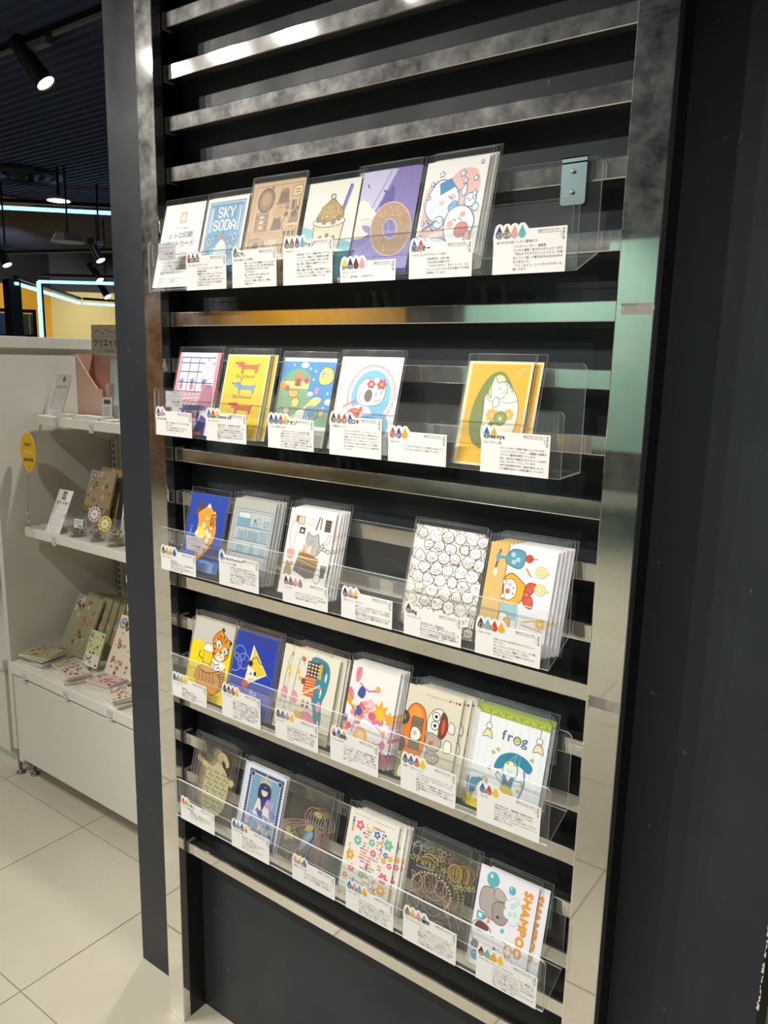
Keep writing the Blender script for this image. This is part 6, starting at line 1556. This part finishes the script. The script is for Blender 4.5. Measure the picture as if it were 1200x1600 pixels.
bm = bmesh.new(); add_cyl(bm, (0, 0, .06), (0, 0, .58), .008, .008, 8); obj('stem', bm_mesh(bm, 'stem'), TRK, root)

# blue-white light strips
led = pm('led_strip', '#9fd8ff', .4, emit=('#7ec8f6', 2.6))
def bar(bm, p0, p1, w_, h_):
    p0, p1 = Vector(p0), Vector(p1); d = p1 - p0; L = d.length; q = d.to_track_quat('X', 'Z')
    vs = bmesh.ops.create_cube(bm, size=1)['verts']
    for v in vs: v.co = p0 + q @ Vector(((v.co.x + .5) * L, v.co.y * w_, v.co.z * h_))
def led_frame(label, segs, w_=.05, back=None):
    root = thing('led_light', label, 'light', segs[0][0])
    o = Vector(segs[0][0])
    for s_ in segs:
        bm = bmesh.new(); bar(bm, Vector(s_[0]) - o, Vector(s_[1]) - o, w_, w_ * .9); obj('led_strip', bm_mesh(bm, 'led_strip'), led, root)
        off = Vector((-.06, .05, .0)) if abs(s_[0][2] - s_[1][2]) > .5 else Vector((0, 0, .06))
        bm = bmesh.new(); bar(bm, Vector(s_[0]) - o + off, Vector(s_[1]) - o + off, w_ * 1.5, w_); obj('strip_carrier', bm_mesh(bm, 'strip_carrier'), TRK, root)
    return root
led_frame('long blue white light strip hanging below the dark ceiling', [((-6.90, 1.61, 2.80), (-3.2, 5.50, 2.80))], .032)
led_frame('blue white light frame with an upright strip before the cream wall', [((-5.789, 3.149, 0.0), (-5.789, 3.149, 2.2)), ((-5.789, 3.149, 2.2), (-4.2, 4.43, 2.2))], .028)
led_frame('blue white light frame running back from the black post', [((-6.20, 3.16, 2.2), (-8.25, 5.17, 2.2)), ((-8.22, 5.2, 2.2), (-7.95, 6.7, 2.2))], .03)
tag(box('support_column', -6.34, -6.22, 3.10, 3.22, 0, 2.24, TRK, None, .003), 'black upright post carrying the slanting light strip', 'post')
# dark framed showcase
sh = thing('showcase', 'dark framed glass showcase with pale goods before the yellow wall', 'showcase', (-7.0, 3.45, 0))
u = Vector((.468, .884, 0))
def scb(nm, a0, a1, z0, z1, th, mat, off=0.0):
    bm = bmesh.new(); n_ = Vector((u.y, -u.x, 0)) * off
    q0, q1 = u * a0 + n_, u * a1 + n_
    bar(bm, (q0.x, q0.y, (z0 + z1) / 2), (q1.x, q1.y, (z0 + z1) / 2), th, z1 - z0); obj(nm, bm_mesh(bm, nm), mat, sh)
for a0 in (-.9, -.25, .28): scb('frame_post', a0, a0 + .035, 0, 2.0, .035, TRK)
for z0 in (0.02, 1.70, 1.965): scb('frame_rail', -.9, .315, z0, z0 + .035, .035, TRK)
scb('back_board', -.88, .1, .06, 1.96, .01, pm('showcase_back', '#a9b6d8', .6), -.18)
scb('yellow_panel', .1, .3, .06, 1.96, .01, pm('showcase_yellow', '#c99a2c', .6), -.18)
for k in range(4): scb('pale_box', -.8 + .2 * k, -.68 + .2 * k, 1.735, 1.82 + .02 * (k % 2), .08, pm('pale_blue_goods', '#c9d2ea', .6), -.08)
scb('shelf_board', -.88, .29, 1.70, 1.72, .22, pm('showcase_yellow', '#c99a2c', .6), -.1)
for a0, a1 in ((-.86, -.25), (-.21, .28)): scb('glass_pane', a0, a1, 1.74, 1.96, .006, acrylic)
# yellow sign panel on the cream wall
c0 = Vector((-9.82, 5.71, 0)); uu = Vector((1, 1, 0)).normalized(); nn = Vector((1, -1, 0)).normalized()
sg = thing('wall_sign', 'bright yellow sign panel mounted on the cream wall', 'sign', c0 + uu * 1.15 + nn * .01 + Vector((0, 0, 1.2)), (0, 0, PI / 4))
bm = bmesh.new(); add_box(bm, -.42, .42, -.02, 0, 0, .80); b = obj('sign_board', bm_mesh(bm, 'sign_board'), pm('sign_yellow', '#edc33c', .5), sg)
A = Art(84, 80); A.rect(6, 58, 18, 68, '#f4dd8a'); A.rect(22, 60, 44, 66, '#b98f1c'); A.rect(48, 60, 60, 66, '#d3a62a'); A.rect(4, 50, 80, 51, '#c9991e')
obj('printed_text', A.mesh(.84, .80, .0212), None, b)
